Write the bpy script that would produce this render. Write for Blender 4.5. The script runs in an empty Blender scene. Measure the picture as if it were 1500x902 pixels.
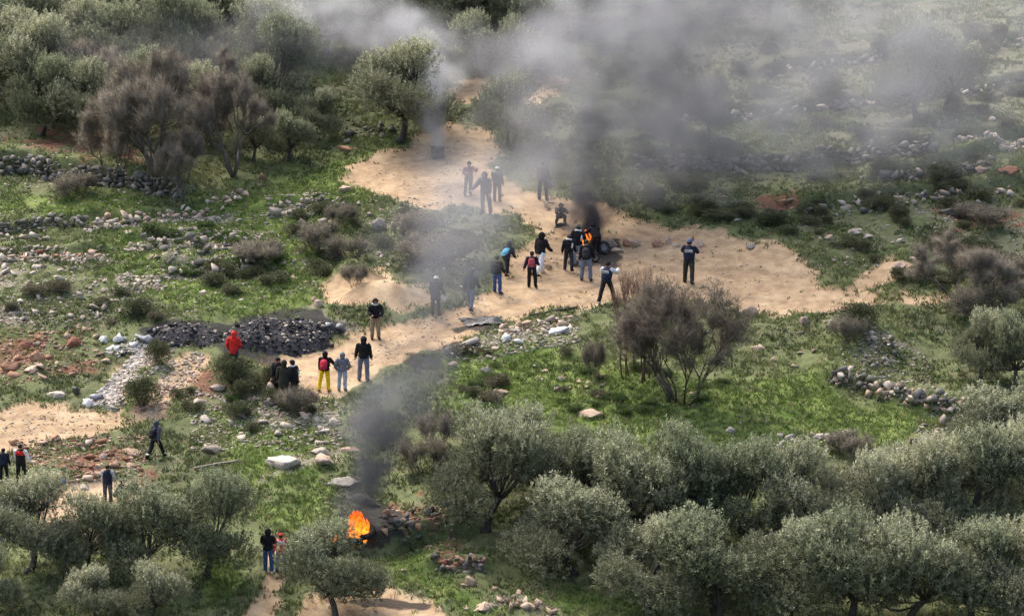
import bpy, bmesh, math, random
import numpy as np
from mathutils import Vector, Matrix

R = math.radians
scene = bpy.context.scene
# ------------------------------------------------------------------ camera
PX_W, PX_H = 1500.0, 902.0          # the photograph's own pixels, used to read positions off it
FPX = 5440.0                        # focal length in those pixels
DIST = 170.0                        # metres to the middle of the slope
PITCH = R(12.0)
SLOPE = math.tan(R(10.0))
FWD = np.array([0, math.cos(PITCH), -math.sin(PITCH)])
UPV = np.array([0, math.sin(PITCH), math.cos(PITCH)])
CAMP = -DIST * FWD
cam_data = bpy.data.cameras.new('camera')
cam = bpy.data.objects.new('camera', cam_data)
scene.collection.objects.link(cam)
cam.location = CAMP
cam.rotation_euler = (math.pi / 2 - PITCH, 0, 0)
cam_data.sensor_width = 36.0
cam_data.sensor_fit = 'HORIZONTAL'
cam_data.lens = 36.0 * FPX / PX_W
cam_data.clip_start = 1.0
cam_data.clip_end = 6000.0
scene.camera = cam
# ------------------------------------------------------------------ sky, sun, exposure
SUN_EL, SUN_AZ = R(52), R(-38)      # azimuth measured from +Y towards +X
world = bpy.data.worlds.new('World')
scene.world = world
world.use_nodes = True
wn = world.node_tree
sky = wn.nodes.new('ShaderNodeTexSky')
sky.sky_type = 'NISHITA'
sky.sun_disc = False
sky.sun_elevation = SUN_EL
sky.sun_rotation = SUN_AZ
sky.air_density = 1.0
sky.dust_density = 6.0
sky.ozone_density = 0.6
wn.links.new(sky.outputs[0], wn.nodes['Background'].inputs[0])
wn.nodes['Background'].inputs[1].default_value = 0.15
sun_data = bpy.data.lights.new('sun', 'SUN')
sun_data.energy = 1.05
sun_data.angle = R(38)
sun_data.color = (1.0, 0.97, 0.93)
sun = bpy.data.objects.new('sun', sun_data)
scene.collection.objects.link(sun)
sd = Vector((math.sin(SUN_AZ) * math.cos(SUN_EL), math.cos(SUN_AZ) * math.cos(SUN_EL), math.sin(SUN_EL)))
sun.rotation_euler = sd.to_track_quat('Z', 'Y').to_euler()
sun.location = (0, 0, 60)
vs = scene.view_settings
vs.view_transform = 'Standard'
vs.look = 'None'
vs.gamma = 1.0
vs.use_curve_mapping = False
vs.exposure = 1.22
cy = scene.cycles
cy.max_bounces = 4
cy.diffuse_bounces = 2
cy.glossy_bounces = 2
cy.transmission_bounces = 4
cy.transparent_max_bounces = 8
cy.volume_bounces = 1
cy.volume_step_rate = 4
cy.volume_max_steps = 256
cy.use_denoising = True
cy.use_light_tree = False
cy.use_adaptive_sampling = True
cy.adaptive_threshold = 0.025

# ------------------------------------------------------------------ small helpers
COL = scene.collection
rng = np.random.default_rng(7)
random.seed(7)

def tag(o, label=None, cat=None, group=None, kind=None):
    if label: o['label'] = label
    if cat: o['category'] = cat
    if group: o['group'] = group
    if kind: o['kind'] = kind
    return o

def link(name, data, parent=None, loc=None, rot=None, scale=None):
    o = bpy.data.objects.new(name, data)
    COL.objects.link(o)
    if parent is not None: o.parent = parent
    if loc is not None: o.location = loc
    if rot is not None: o.rotation_euler = rot
    if scale is not None: o.scale = scale
    return o

def empty(name, loc=(0, 0, 0), rz=0.0):
    o = link(name, None, None, loc, (0, 0, rz))
    o.empty_display_size = 0.3
    return o

def np_mesh(name, V, faces, mat=None, smooth=False, tint=None):
    """faces: list of integer arrays, each (n, k)"""
    me = bpy.data.meshes.new(name)
    V = np.asarray(V, dtype=np.float32)
    me.vertices.add(len(V))
    me.vertices.foreach_set('co', V.ravel())
    loops = np.concatenate([np.asarray(f, dtype=np.int32).ravel() for f in faces])
    tot = np.concatenate([np.full(len(f), np.asarray(f).shape[1], dtype=np.int32) for f in faces])
    start = np.concatenate([[0], np.cumsum(tot)[:-1]]).astype(np.int32)
    me.loops.add(len(loops))
    me.loops.foreach_set('vertex_index', loops)
    me.polygons.add(len(tot))
    me.polygons.foreach_set('loop_start', start)
    me.polygons.foreach_set('loop_total', tot)
    if smooth:
        me.polygons.foreach_set('use_smooth', np.ones(len(tot), dtype=bool))
    me.update(calc_edges=True)
    if tint is not None:
        a = me.color_attributes.new('tint', 'FLOAT_COLOR', 'POINT')
        t = np.ones((len(V), 4), dtype=np.float32); t[:, :3] = tint
        a.data.foreach_set('color', t.ravel())
    if mat is not None: me.materials.append(mat)
    return me

def hash2(ix, iy, seed):
    h = (ix.astype(np.int64) * 374761393 + iy.astype(np.int64) * 668265263 + seed * 974634777) & 0x7fffffff
    h = ((h ^ (h >> 13)) * 1274126177) & 0x7fffffff
    h = h ^ (h >> 16)
    return (h & 0xffff) / 65535.0

def vnoise(x, y, seed=0):
    ix, iy = np.floor(x), np.floor(y)
    fx, fy = x - ix, y - iy
    fx = fx * fx * (3 - 2 * fx); fy = fy * fy * (3 - 2 * fy)
    a = hash2(ix, iy, seed); b = hash2(ix + 1, iy, seed)
    c = hash2(ix, iy + 1, seed); d = hash2(ix + 1, iy + 1, seed)
    return (a * (1 - fx) + b * fx) * (1 - fy) + (c * (1 - fx) + d * fx) * fy

def fbm(x, y, seed=0, oct=4):
    s, amp, tot = 0, 1.0, 0
    for k in range(oct):
        s = s + amp * vnoise(x * 2 ** k, y * 2 ** k, seed + 11 * k); tot += amp; amp *= 0.5
    return s / tot

def sstep(a, b, x):
    t = np.clip((x - a) / (b - a), 0, 1)
    return t * t * (3 - 2 * t)

def ray(u, v):
    d = np.array([(u - PX_W / 2) / FPX, 0, 0]) + UPV * ((PX_H / 2 - v) / FPX) + FWD
    return d

def plane_pt(u, v):
    """where the line of sight of a photo pixel meets the bare slope"""
    d = ray(u, v)
    t = (CAMP[1] * SLOPE - CAMP[2]) / (d[2] - d[1] * SLOPE)
    return CAMP + t * d

def project(P):
    q = P - CAMP
    dep = q @ FWD
    return PX_W / 2 + FPX * q[..., 0] / dep, PX_H / 2 - FPX * (q @ UPV) / dep

# ------------------------------------------------------------------ terrain
def axis(lo, hi, step, far_lo, far_hi):
    core = np.arange(lo, hi + 1e-6, step)
    def tail(d):
        out, s, p = [], step, 0.0
        while p < d:
            s *= 1.22; p += s; out.append(p)
        return np.array(out)
    return np.concatenate([lo - tail(far_lo)[::-1], core, hi + tail(far_hi)])

GX = axis(-33, 33, 0.16, 900, 900)
GY = axis(-38, 56, 0.16, 700, 1500)
X, Y = np.meshgrid(GX, GY)
# dry stone terrace walls: photo polyline along the foot, height in metres, how far the terrace runs back
WALLS = {
    'left_upper': ([(-20, 262), (40, 255), (90, 268), (150, 272), (210, 280), (262, 292)], 0.95, 4.0),
    'left_lower': ([(-20, 340), (40, 338), (80, 330), (128, 333)], 0.45, 3.0),
    'right_upper': ([(930, 252), (1000, 250), (1060, 250), (1150, 247), (1230, 240), (1300, 232), (1370, 225)], 0.8, 5.0),
    'right_mid': ([(1285, 268), (1340, 264), (1400, 255), (1455, 246)], 0.7, 3.5),
    'right_meadow': ([(1215, 556), (1260, 566), (1310, 585), (1365, 600), (1425, 606)], 0.55, 4.0),
    'burnt_bank': ([(470, 800), (530, 806), (570, 812), (620, 788), (680, 780)], 0.85, 5.0),
    'left_strip_a': ([(140, 330), (190, 328), (250, 322), (318, 318)], 0.40, 2.5),
    'left_strip_b': ([(190, 364), (240, 362), (290, 364), (352, 366)], 0.50, 2.5),
    'left_strip_c': ([(246, 400), (290, 400), (330, 398), (376, 394)], 0.45, 2.5),
    'left_strip_d': ([(-20, 380), (40, 378), (80, 378), (155, 378)], 0.40, 2.5),
    'left_strip_e': ([(392, 314), (430, 308), (470, 304), (505, 306)], 0.55, 2.5),
    'right_strip_a': ([(980, 182), (1100, 172), (1230, 158), (1360, 140), (1520, 118)], 0.6, 4.0),
    'right_strip_b': ([(1120, 112), (1250, 96), (1380, 78), (1520, 60)], 0.6, 4.0),
    'right_strip_c': ([(1180, 312), (1280, 302), (1380, 290), (1500, 280)], 0.5, 3.5),
    'right_strip_d': ([(1400, 210), (1450, 206), (1520, 200)], 0.6, 3.0),
    'lower_bank': ([(636, 832), (670, 838), (712, 836)], 0.55, 2.5),
}
def base_height(x, y):
    yc = np.where(y > 120, 120 + (y - 120) * 0.25, y)
    yc = np.where(yc < -110, -110 - 40 * (1 - np.exp((yc + 110) / 40.0)), yc)
    return yc * SLOPE
Z = base_height(X, Y)
far = sstep(60, 260, np.hypot(X, Y))
Z = Z + (fbm(X / 9, Y / 9, 3, 3) - 0.5) * 0.9 + (fbm(X / 90, Y / 90, 5, 3) - 0.5) * 26 * far
for key, (pl, h, L) in WALLS.items():
    w = np.array([plane_pt(u, v) for u, v in pl])
    yw = np.interp(X, w[:, 0], w[:, 1])
    d = Y - yw + (fbm(X * 1.5, Y * 0.2, 9, 2) - 0.5) * 0.3
    tap = sstep(w[0, 0] - 1.2, w[0, 0] + 0.2, X) * (1 - sstep(w[-1, 0] - 0.2, w[-1, 0] + 1.2, X))
    Z = Z + h * tap * sstep(0.0, 0.45, d) * np.exp(-np.clip(d, 0, 50) ** 2 / (2 * (L * 0.6) ** 2))
# mounds and hollows: pixel, half-widths in metres, height
BUMPS = [(570, 446, 1.9, 1.3, 1.15), (520, 418, 1.2, 1.1, 1.15), (340, 557, 1.25, 1.1, 0.8), (385, 565, 1.2, 1.3, 0.55),
         (1268, 500, 1.7, 2.2, 1.1), (1318, 398, 0.9, 0.9, 0.45), (1140, 372, 2.0, 1.5, 0.3), (790, 382, 1.4, 0.8, 0.35),
         (470, 320, 2.4, 2.5, 0.55), (600, 360, 2.6, 2.6, 0.45), (205, 590, 1.0, 1.8, 0.4), (420, 690, 2.0, 1.8, 0.35),
         (760, 500, 2.4, 1.2, 0.3), (110, 690, 2.4, 1.6, 0.25), (40, 545, 2.0, 1.6, 0.3), (1440, 250, 3, 2.5, 0.5),
         (60, 430, 3, 3, 0.4), (300, 370, 3, 1.5, 0.3), (1330, 300, 3, 2, 0.3), (930, 545, 2, 2, 0.2), (1090, 480, 1.5, 1.0, 0.3)]
for u, v, rx, ry, h in BUMPS:
    p = plane_pt(u, v)
    Z = Z + h * np.exp(-((X - p[0]) / rx) ** 2 - ((Y - p[1]) / ry) ** 2)
U, Vp = project(np.stack([X, Y, Z], -1))

def seg_dist(U, V, poly):
    dmin = np.full(U.shape, 1e9)
    inside = np.zeros(U.shape, dtype=bool)
    n = len(poly)
    for i in range(n):
        x1, y1 = poly[i]; x2, y2 = poly[(i + 1) % n]
        dx, dy = x2 - x1, y2 - y1
        t = np.clip(((U - x1) * dx + (V - y1) * dy) / (dx * dx + dy * dy + 1e-9), 0, 1)
        dmin = np.minimum(dmin, np.hypot(U - x1 - t * dx, (V - y1 - t * dy) * 1.6))
        c = ((y1 > V) != (y2 > V)) & (U < (x2 - x1) * (V - y1) / (y2 - y1 + 1e-12) + x1)
        inside ^= c
    return np.where(inside, dmin, -dmin)

in_view = (U > -400) & (U < 1900) & (Vp > -300) & (Vp < 1200)
def zone(polys, soft):
    out = np.zeros(U.shape)
    uu, vv = U[in_view], Vp[in_view]
    wob = (fbm(X[in_view] * 0.8, Y[in_view] * 0.8, 21, 4) - 0.5) * soft * 3.4
    r = np.zeros(uu.shape)
    for pl in polys:
        r = np.maximum(r, sstep(-soft, soft, seg_dist(uu, vv, pl) + wob))
    out[in_view] = r
    return out

DIRT = [
    # upper clearing and the track that runs down from it to the right
    [(505, 252), (528, 232), (585, 214), (636, 192), (660, 180), (700, 188), (738, 208), (732, 226), (708, 243), (735, 262), (790, 286), (880, 296),
     (930, 318), (1010, 334), (1090, 348), (1160, 366), (1195, 392), (1200, 420), (1250, 424), (1310, 428), (1395, 436), (1370, 448), (1260, 444),
     (1195, 452), (1130, 462), (1090, 458), (1050, 440), (900, 438), (860, 452), (780, 462), (718, 470), (690, 492), (640, 508), (590, 520), (545, 548),
     (500, 572), (455, 580), (432, 560), (390, 540), (372, 530), (420, 512), (505, 494), (560, 478), (620, 466), (680, 446), (716, 424), (735, 402),
     (760, 372), (796, 342), (760, 318), (700, 304), (610, 300), (545, 280), (510, 268)],
    [(470, 420), (500, 396), (540, 390), (575, 400), (625, 418), (640, 440), (600, 452), (520, 448), (480, 436)],
    [(1235, 428), (1275, 400), (1305, 378), (1335, 388), (1330, 402), (1285, 412), (1262, 430)],
    [(-300, 600), (0, 598), (50, 588), (100, 586), (150, 596), (188, 606), (215, 572), (250, 530), (272, 512), (306, 516), (275, 560), (236, 606),
     (180, 632), (120, 640), (70, 640), (20, 655), (-300, 670)],
    [(40, 724), (62, 706), (130, 702), (200, 700), (218, 716), (190, 740), (150, 790), (70, 770)],
    [(376, 800), (392, 788), (404, 800), (408, 850), (398, 920), (335, 930), (378, 876), (388, 846)],
    [(450, 868), (560, 856), (612, 868), (665, 902), (690, 960), (440, 960), (430, 910)],
    [(136, 588), (165, 552), (200, 516), (226, 502), (248, 508), (212, 536), (170, 586)],
    [(630, 130), (700, 118), (800, 100), (830, 118), (790, 150), (720, 140), (680, 150)],
]
RED = [[(-60, 486), (30, 484), (70, 500), (66, 540), (-60, 556)], [(110, 525), (150, 530), (130, 550), (90, 545)], [(50, 656), (130, 640), (195, 646), (186, 676), (140, 700), (60, 704)],
       [(360, 545), (400, 530), (440, 556), (448, 580), (400, 572)], [(270, 540), (340, 536), (330, 580), (280, 590)], [(0, 196), (140, 186), (250, 230), (220, 250), (60, 225)],
       [(560, 736), (630, 726), (655, 756), (636, 790), (575, 800)], [(640, 800), (680, 792), (676, 826), (640, 830)], [(160, 690), (240, 690), (220, 720), (180, 716)],
       [(1370, 312), (1500, 300), (1520, 330), (1400, 340)], [(1100, 300), (1160, 282), (1180, 300), (1130, 312)]]
BURN_DARK = [[(490, 775), (520, 750), (560, 738), (590, 750), (600, 780), (560, 806), (500, 800)], [(655, 478), (700, 462), (760, 468), (730, 482), (670, 486)],
        [(300, 478), (370, 456), (440, 452), (505, 480), (470, 500), (400, 528), (340, 528), (290, 505)], [(195, 480), (300, 470), (310, 500), (210, 505)],
        [(480, 876), (560, 872), (640, 884), (560, 882)], [(830, 352), (905, 350), (905, 385), (840, 390)], [(600, 515), (640, 510), (650, 540), (600, 545)]]  # first patch on this line: a thin dark streak across the bottom path
PALE = [[(146, 588), (176, 552), (214, 512), (236, 500), (262, 512), (225, 540), (180, 588)], [(-40, 400), (60, 392), (110, 420), (60, 440), (-40, 430)], [(-20, 450), (80, 452), (100, 475), (-20, 476)],
        [(690, 494), (740, 474), (840, 462), (850, 486), (770, 500), (690, 520)], [(250, 330), (330, 318), (330, 330), (260, 340)], [(240, 372), (380, 352), (390, 372), (260, 392)],
        [(1225, 500), (1250, 476), (1300, 484), (1325, 510), (1280, 530), (1240, 520)], [(290, 620), (350, 575), (430, 570), (490, 600), (500, 640), (400, 640)],
        [(680, 866), (760, 862), (830, 890), (820, 910), (700, 905)], [(380, 655), (500, 650), (505, 690), (390, 696)], [(430, 440), (520, 470), (540, 500), (480, 500)]]
LUSH = [[(640, 520), (760, 500), (900, 540), (1090, 560), (1200, 540), (1240, 580), (1380, 610), (1280, 660), (1100, 660), (900, 650), (660, 600)],
        [(140, 320), (330, 290), (470, 240), (560, 210), (640, 210), (520, 300), (460, 420), (470, 470), (300, 465), (180, 420)], [(560, 820), (640, 790), (640, 840), (720, 880), (900, 870), (960, 890), (700, 905), (580, 860)],
        [(380, 740), (480, 720), (470, 790), (380, 780)], [(-50, 280), (200, 280), (240, 300), (100, 320), (-50, 312)], [(150, 600), (220, 520), (240, 530), (190, 600)], [(300, 600), (480, 610), (480, 720), (330, 700)],
        [(300, 830), (380, 800), (350, 870), (300, 880)]]
DRY = [[(-100, -200), (480, -200), (470, 150), (300, 240), (0, 200), (-100, 210)], [(850, -200), (1700, -200), (1700, 230), (1400, 200), (1200, 170), (1000, 150), (930, 100)], [(1340, 300), (1600, 280), (1600, 380), (1380, 380)], [(640, 320), (740, 330), (700, 420), (610, 400)]]
z_dirt, z_red, z_burn_dark = zone(DIRT, 13), zone(RED, 26), zone(BURN_DARK, 12)
z_pale, z_lush, z_dry = zone(PALE, 30), zone(LUSH, 26), zone(DRY, 50)
# the tracks are worn smooth, everything else is rough and hummocky
rough = 1 - 0.8 * z_dirt
Z = Z + rough * ((fbm(X / 1.7, Y / 1.7, 31, 3) - 0.5) * 0.42 + (fbm(X / 0.5, Y / 0.5, 33, 2) - 0.5) * 0.16) * (1 - far)
Z = Z - 0.10 * z_dirt + z_dirt * (fbm(X / 0.6, Y / 0.9, 41, 2) - 0.5) * 0.05
# wheel ruts pressed into the tracks by passing cars
z_rut = np.zeros(U.shape)
for line in ([(1180, 402), (1080, 392), (960, 392), (860, 420), (760, 440), (660, 478), (560, 515), (470, 552)], [(1150, 440), (1040, 428), (930, 428), (820, 448), (720, 462), (620, 498), (530, 535), (460, 572)],
             [(560, 250), (640, 225), (700, 250), (790, 300), (880, 320), (980, 350), (1080, 380)], [(600, 280), (680, 270), (770, 320), (860, 345), (960, 372), (1080, 405)],
             [(-40, 615), (60, 608), (160, 612), (230, 585), (285, 530)], [(-40, 640), (60, 628), (170, 628)]):
    for k in range(len(line) - 1):
        (x1, y1), (x2, y2) = line[k], line[k + 1]
        t = np.clip(((U - x1) * (x2 - x1) + (Vp - y1) * (y2 - y1)) / ((x2 - x1) ** 2 + (y2 - y1) ** 2), 0, 1)
        dd = np.hypot(U - x1 - t * (x2 - x1), (Vp - y1 - t * (y2 - y1)) * 1.7) + (fbm(X / 0.8, Y / 0.8, 51, 2) - 0.5) * 8
        z_rut = np.maximum(z_rut, (1 - sstep(3, 8, dd)) * (0.45 + 0.9 * (fbm(X / 2, Y / 2, 57, 2) - 0.3)))
z_rut = np.clip(z_rut, 0, 1) * z_dirt
Z = Z - 0.08 * z_rut
ny, nx = X.shape

def lookup(arr, x, y):
    i = np.clip(np.searchsorted(GX, x) - 1, 0, nx - 2); j = np.clip(np.searchsorted(GY, y) - 1, 0, ny - 2)
    fx = np.clip((x - GX[i]) / (GX[i + 1] - GX[i]), 0, 1); fy = np.clip((y - GY[j]) / (GY[j + 1] - GY[j]), 0, 1)
    return (arr[j, i] * (1 - fx) + arr[j, i + 1] * fx) * (1 - fy) + (arr[j + 1, i] * (1 - fx) + arr[j + 1, i + 1] * fx) * fy

TT = np.arange(115, 300, 0.2)
def ground_at(u, v):
    """the point of the terrain seen at a photo pixel"""
    d = ray(u, v)
    P = CAMP + TT[:, None] * d
    h = P[:, 2] - lookup(Z, P[:, 0], P[:, 1])
    k = int(np.argmax(h < 0))
    if h[k] >= 0: k = len(TT) - 1
    t = TT[k - 1] + 0.2 * h[k - 1] / max(1e-6, h[k - 1] - h[k])
    p = CAMP + t * d
    p[2] = float(lookup(Z, p[0:1], p[1:2])[0])
    return p

def mpp(p):
    """metres for one photo pixel at a point"""
    return float((p - CAMP) @ FWD) / FPX

# ------------------------------------------------------------------ materials
def nodes_of(name):
    m = bpy.data.materials.new(name)
    m.use_nodes = True
    nt = m.node_tree
    b = nt.nodes['Principled BSDF']
    b.inputs['Roughness'].default_value = 0.9
    b.inputs['Specular IOR Level'].default_value = 0.15
    return m, nt, b

def N(nt, typ, **kw):
    n = nt.nodes.new(typ)
    for k, v in kw.items():
        if k.startswith('i_'):
            key = k[2:]
            n.inputs[int(key) if key.isdigit() else key].default_value = v
        else:
            setattr(n, k, v)
    return n

def noise(nt, vec, scale, detail=4, rough_=0.6):
    n = N(nt, 'ShaderNodeTexNoise', i_Scale=scale, i_Detail=detail, i_Roughness=rough_)
    nt.links.new(vec, n.inputs['Vector'])
    return n.outputs['Fac']

def mixc(nt, fac, a, b):
    n = N(nt, 'ShaderNodeMix', data_type='RGBA')
    if isinstance(fac, float): n.inputs[0].default_value = fac
    else: nt.links.new(fac, n.inputs[0])
    for s, c in ((n.inputs[6], a), (n.inputs[7], b)):
        if isinstance(c, tuple): s.default_value = (*c, 1)
        else: nt.links.new(c, s)
    return n.outputs[2]

def ramp(nt, fac, lo, hi):
    n = N(nt, 'ShaderNodeMapRange', interpolation_type='SMOOTHSTEP', i_1=lo, i_2=hi)
    nt.links.new(fac, n.inputs[0])
    return n.outputs[0]

def mth(nt, op, a, b=None, clamp=False):
    n = N(nt, 'ShaderNodeMath', operation=op, use_clamp=clamp)
    for i, c in enumerate((a, b)):
        if c is None: continue
        if isinstance(c, (int, float)): n.inputs[i].default_value = c
        else: nt.links.new(c, n.inputs[i])
    return n.outputs[0]

def bump(nt, b, h, strength=0.5, dist=0.05):
    n = N(nt, 'ShaderNodeBump', i_Strength=strength, i_Distance=dist)
    nt.links.new(h, n.inputs['Height'])
    nt.links.new(n.outputs[0], b.inputs['Normal'])

def make_ground_material():
    m, nt, b = nodes_of('hillside')
    geo = N(nt, 'ShaderNodeNewGeometry')
    pos = geo.outputs['Position']
    za = N(nt, 'ShaderNodeAttribute', attribute_name='zone_a'); zb = N(nt, 'ShaderNodeAttribute', attribute_name='zone_b')
    sa = N(nt, 'ShaderNodeSeparateColor'); nt.links.new(za.outputs['Color'], sa.inputs[0])
    sb = N(nt, 'ShaderNodeSeparateColor'); nt.links.new(zb.outputs['Color'], sb.inputs[0])
    dirt, red, burn_dark = sa.outputs; pale, lush, dry = sb.outputs
    n1 = noise(nt, pos, 0.45, 5); n2 = noise(nt, pos, 2.2, 5); n3 = noise(nt, pos, 8.0, 4, 0.7); n4 = noise(nt, pos, 22.0, 3, 0.7)
    # grass of several greens, thin places showing brown litter
    g = mixc(nt, ramp(nt, n2, 0.35, 0.65), (0.088, 0.108, 0.044), (0.148, 0.172, 0.070))
    g2 = mixc(nt, ramp(nt, n1, 0.38, 0.62), (0.100, 0.150, 0.034), (0.168, 0.225, 0.052))
    g = mixc(nt, lush, g, g2)
    lit = mixc(nt, n3, (0.12, 0.102, 0.072), (0.22, 0.19, 0.135))
    thin = ramp(nt, mth(nt, 'ADD', n3, mth(nt, 'MULTIPLY', n1, 0.6)), 0.78, 1.02)
    g = mixc(nt, mth(nt, 'MULTIPLY', thin, mth(nt, 'SUBTRACT', 1.0, mth(nt, 'MULTIPLY', lush, 0.55))), g, lit)
    dr = mixc(nt, ramp(nt, n2, 0.35, 0.65), (0.122, 0.120, 0.080), (0.185, 0.178, 0.118))
    g = mixc(nt, mth(nt, 'MULTIPLY', dry, ramp(nt, mth(nt, 'ADD', n1, n2), 0.7, 1.15)), g, dr)
    # pale gravel and limestone chips
    vor = N(nt, 'ShaderNodeTexVoronoi', i_Scale=7.0, i_Randomness=1.0); nt.links.new(pos, vor.inputs['Vector'])
    pc = mixc(nt, ramp(nt, vor.outputs['Distance'], 0.1, 0.55), (0.40, 0.355, 0.295), (0.19, 0.165, 0.125))
    g = mixc(nt, mth(nt, 'MULTIPLY', ramp(nt, mth(nt, 'ADD', mth(nt, 'MULTIPLY', pale, 0.55), mth(nt, 'ADD', mth(nt, 'MULTIPLY', n3, 0.6), mth(nt, 'MULTIPLY', n2, 0.5))), 0.92, 1.10), 0.85), g, pc)
    # red earth
    rc = mixc(nt, ramp(nt, n3, 0.35, 0.7), (0.13, 0.060, 0.038), (0.26, 0.140, 0.088))
    g = mixc(nt, ramp(nt, mth(nt, 'ADD', mth(nt, 'MULTIPLY', red, 0.6), mth(nt, 'ADD', mth(nt, 'MULTIPLY', n2, 0.6), mth(nt, 'MULTIPLY', n3, 0.45))), 0.94, 1.14), g, rc)
    # worn tracks of sandy marl
    vor2 = N(nt, 'ShaderNodeTexVoronoi', i_Scale=5.0); nt.links.new(pos, vor2.inputs['Vector'])
    dc = mixc(nt, ramp(nt, n2, 0.3, 0.7), (0.34, 0.235, 0.140), (0.50, 0.362, 0.220))
    dc = mixc(nt, ramp(nt, n1, 0.50, 0.68), dc, (0.56, 0.42, 0.265))
    dc = mixc(nt, mth(nt, 'MULTIPLY', ramp(nt, n3, 0.58, 0.72), 0.55), dc, (0.24, 0.155, 0.09))
    dc = mixc(nt, mth(nt, 'MULTIPLY', mth(nt, 'SUBTRACT', 1.0, ramp(nt, vor2.outputs['Distance'], 0.06, 0.16)), 0.6), dc, (0.18, 0.12, 0.08))
    g = mixc(nt, ramp(nt, mth(nt, 'ADD', mth(nt, 'MULTIPLY', dirt, 1.0), mth(nt, 'ADD', mth(nt, 'MULTIPLY', n3, 0.6), mth(nt, 'MULTIPLY', n2, 0.5))), 0.72, 1.20), g, dc)
    dc_r = mixc(nt, 0.35, (0.24, 0.168, 0.108), dc)
    g = mixc(nt, mth(nt, 'MULTIPLY', za.outputs['Alpha'], 0.7), g, dc_r)
    # soot, ash and charred soil, plus one dark streak on the bottom path
    bc = mixc(nt, ramp(nt, n4, 0.45, 0.75), (0.018, 0.018, 0.020), (0.085, 0.080, 0.078))
    g = mixc(nt, mth(nt, 'MULTIPLY', ramp(nt, mth(nt, 'ADD', burn_dark, mth(nt, 'MULTIPLY', n2, 0.8)), 0.75, 1.15), 0.9), g, bc)
    nt.links.new(g, b.inputs['Base Color'])
    hgt = mth(nt, 'ADD', mth(nt, 'MULTIPLY', n3, 0.7), mth(nt, 'MULTIPLY', n4, 0.45))
    bump(nt, b, hgt, 0.8, 0.10)
    return m

def make_stone(name, c_lo, c_hi, stain, stain_amt, island=False):
    m, nt, b = nodes_of(name)
    tc = N(nt, 'ShaderNodeNewGeometry')
    pos = tc.outputs['Position']
    if island: rnd = tc.outputs['Random Per Island']
    else: rnd = N(nt, 'ShaderNodeObjectInfo').outputs['Random']
    n1 = noise(nt, pos, 5.0, 5); n2 = noise(nt, pos, 18.0, 4, 0.7)
    c = mixc(nt, rnd, c_lo, c_hi)
    c = mixc(nt, mth(nt, 'MULTIPLY', ramp(nt, n1, 0.45, 0.68), stain_amt), c, stain)
    c = mixc(nt, mth(nt, 'MULTIPLY', ramp(nt, n2, 0.5, 0.75), 0.45), c, (0.10, 0.095, 0.085))
    nt.links.new(c, b.inputs['Base Color'])
    bump(nt, b, n2, 0.6, 0.04)
    return m

def make_leaf(name, lo, hi, var, trans=0.25):
    """leaf colour: its own tint times a slow hue change from plant to plant"""
    m, nt, b = nodes_of(name)
    at = N(nt, 'ShaderNodeAttribute', attribute_name='tint')
    oi = N(nt, 'ShaderNodeObjectInfo')
    c = mixc(nt, oi.outputs['Random'], lo, hi)
    mx = N(nt, 'ShaderNodeMix', data_type='RGBA', blend_type='MULTIPLY', i_0=1.0)
    nt.links.new(c, mx.inputs[6]); nt.links.new(at.outputs['Color'], mx.inputs[7])
    dif = b
    b.inputs['Roughness'].default_value = 0.55
    b.inputs['Specular IOR Level'].default_value = 0.35
    nt.links.new(mx.outputs[2], b.inputs['Base Color'])
    tr = N(nt, 'ShaderNodeBsdfTranslucent'); nt.links.new(mx.outputs[2], tr.inputs['Color'])
    ms = N(nt, 'ShaderNodeMixShader', i_0=trans)
    nt.links.new(dif.outputs[0], ms.inputs[1]); nt.links.new(tr.outputs[0], ms.inputs[2])
    nt.links.new(ms.outputs[0], nt.nodes['Material Output'].inputs['Surface'])
    return m

def make_plain(name, lo, hi, scale=6.0, rough_=0.9, spec=0.15, bmp=0.3):
    m, nt, b = nodes_of(name)
    tc = N(nt, 'ShaderNodeTexCoord')
    n1 = noise(nt, tc.outputs['Object'], scale, 5)
    nt.links.new(mixc(nt, ramp(nt, n1, 0.3, 0.7), lo, hi), b.inputs['Base Color'])
    b.inputs['Roughness'].default_value = rough_
    b.inputs['Specular IOR Level'].default_value = spec
    if bmp: bump(nt, b, n1, bmp, 0.03)
    return m

_cloth = {}
def cloth(c):
    if c not in _cloth:
        lo = tuple(x * 0.78 for x in c); hi = tuple(min(0.85, x * 1.22 + 0.004) for x in c)
        _cloth[c] = make_plain('cloth', lo, hi, 9.0, 0.85, 0.2, 0.5)
    return _cloth[c]

M_GROUND = make_ground_material()
M_STONE = make_stone('limestone', (0.28, 0.235, 0.190), (0.58, 0.510, 0.430), (0.35, 0.26, 0.185), 0.6)
M_STONE_I = make_stone('limestone_chips', (0.22, 0.186, 0.148), (0.56, 0.495, 0.415), (0.33, 0.25, 0.18), 0.5, True)
M_WHITE_I = make_stone('white_rubble', (0.30, 0.27, 0.235), (0.66, 0.62, 0.56), (0.42, 0.34, 0.26), 0.55, True)
M_WALLSTONE = make_stone('weathered_limestone', (0.105, 0.098, 0.084), (0.265, 0.245, 0.212), (0.10, 0.095, 0.078), 0.6)
M_TANSTONE = make_stone('tan_stone', (0.38, 0.275, 0.20), (0.57, 0.45, 0.345), (0.33, 0.19, 0.115), 0.55)
M_REDSTONE = make_stone('iron_stained_stone', (0.22, 0.10, 0.062), (0.44, 0.27, 0.175), (0.22, 0.08, 0.045), 0.6)
M_REDSTONE_I = make_stone('iron_stained_chips', (0.17, 0.085, 0.055), (0.50, 0.38, 0.28), (0.22, 0.09, 0.05), 0.6, True)
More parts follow.
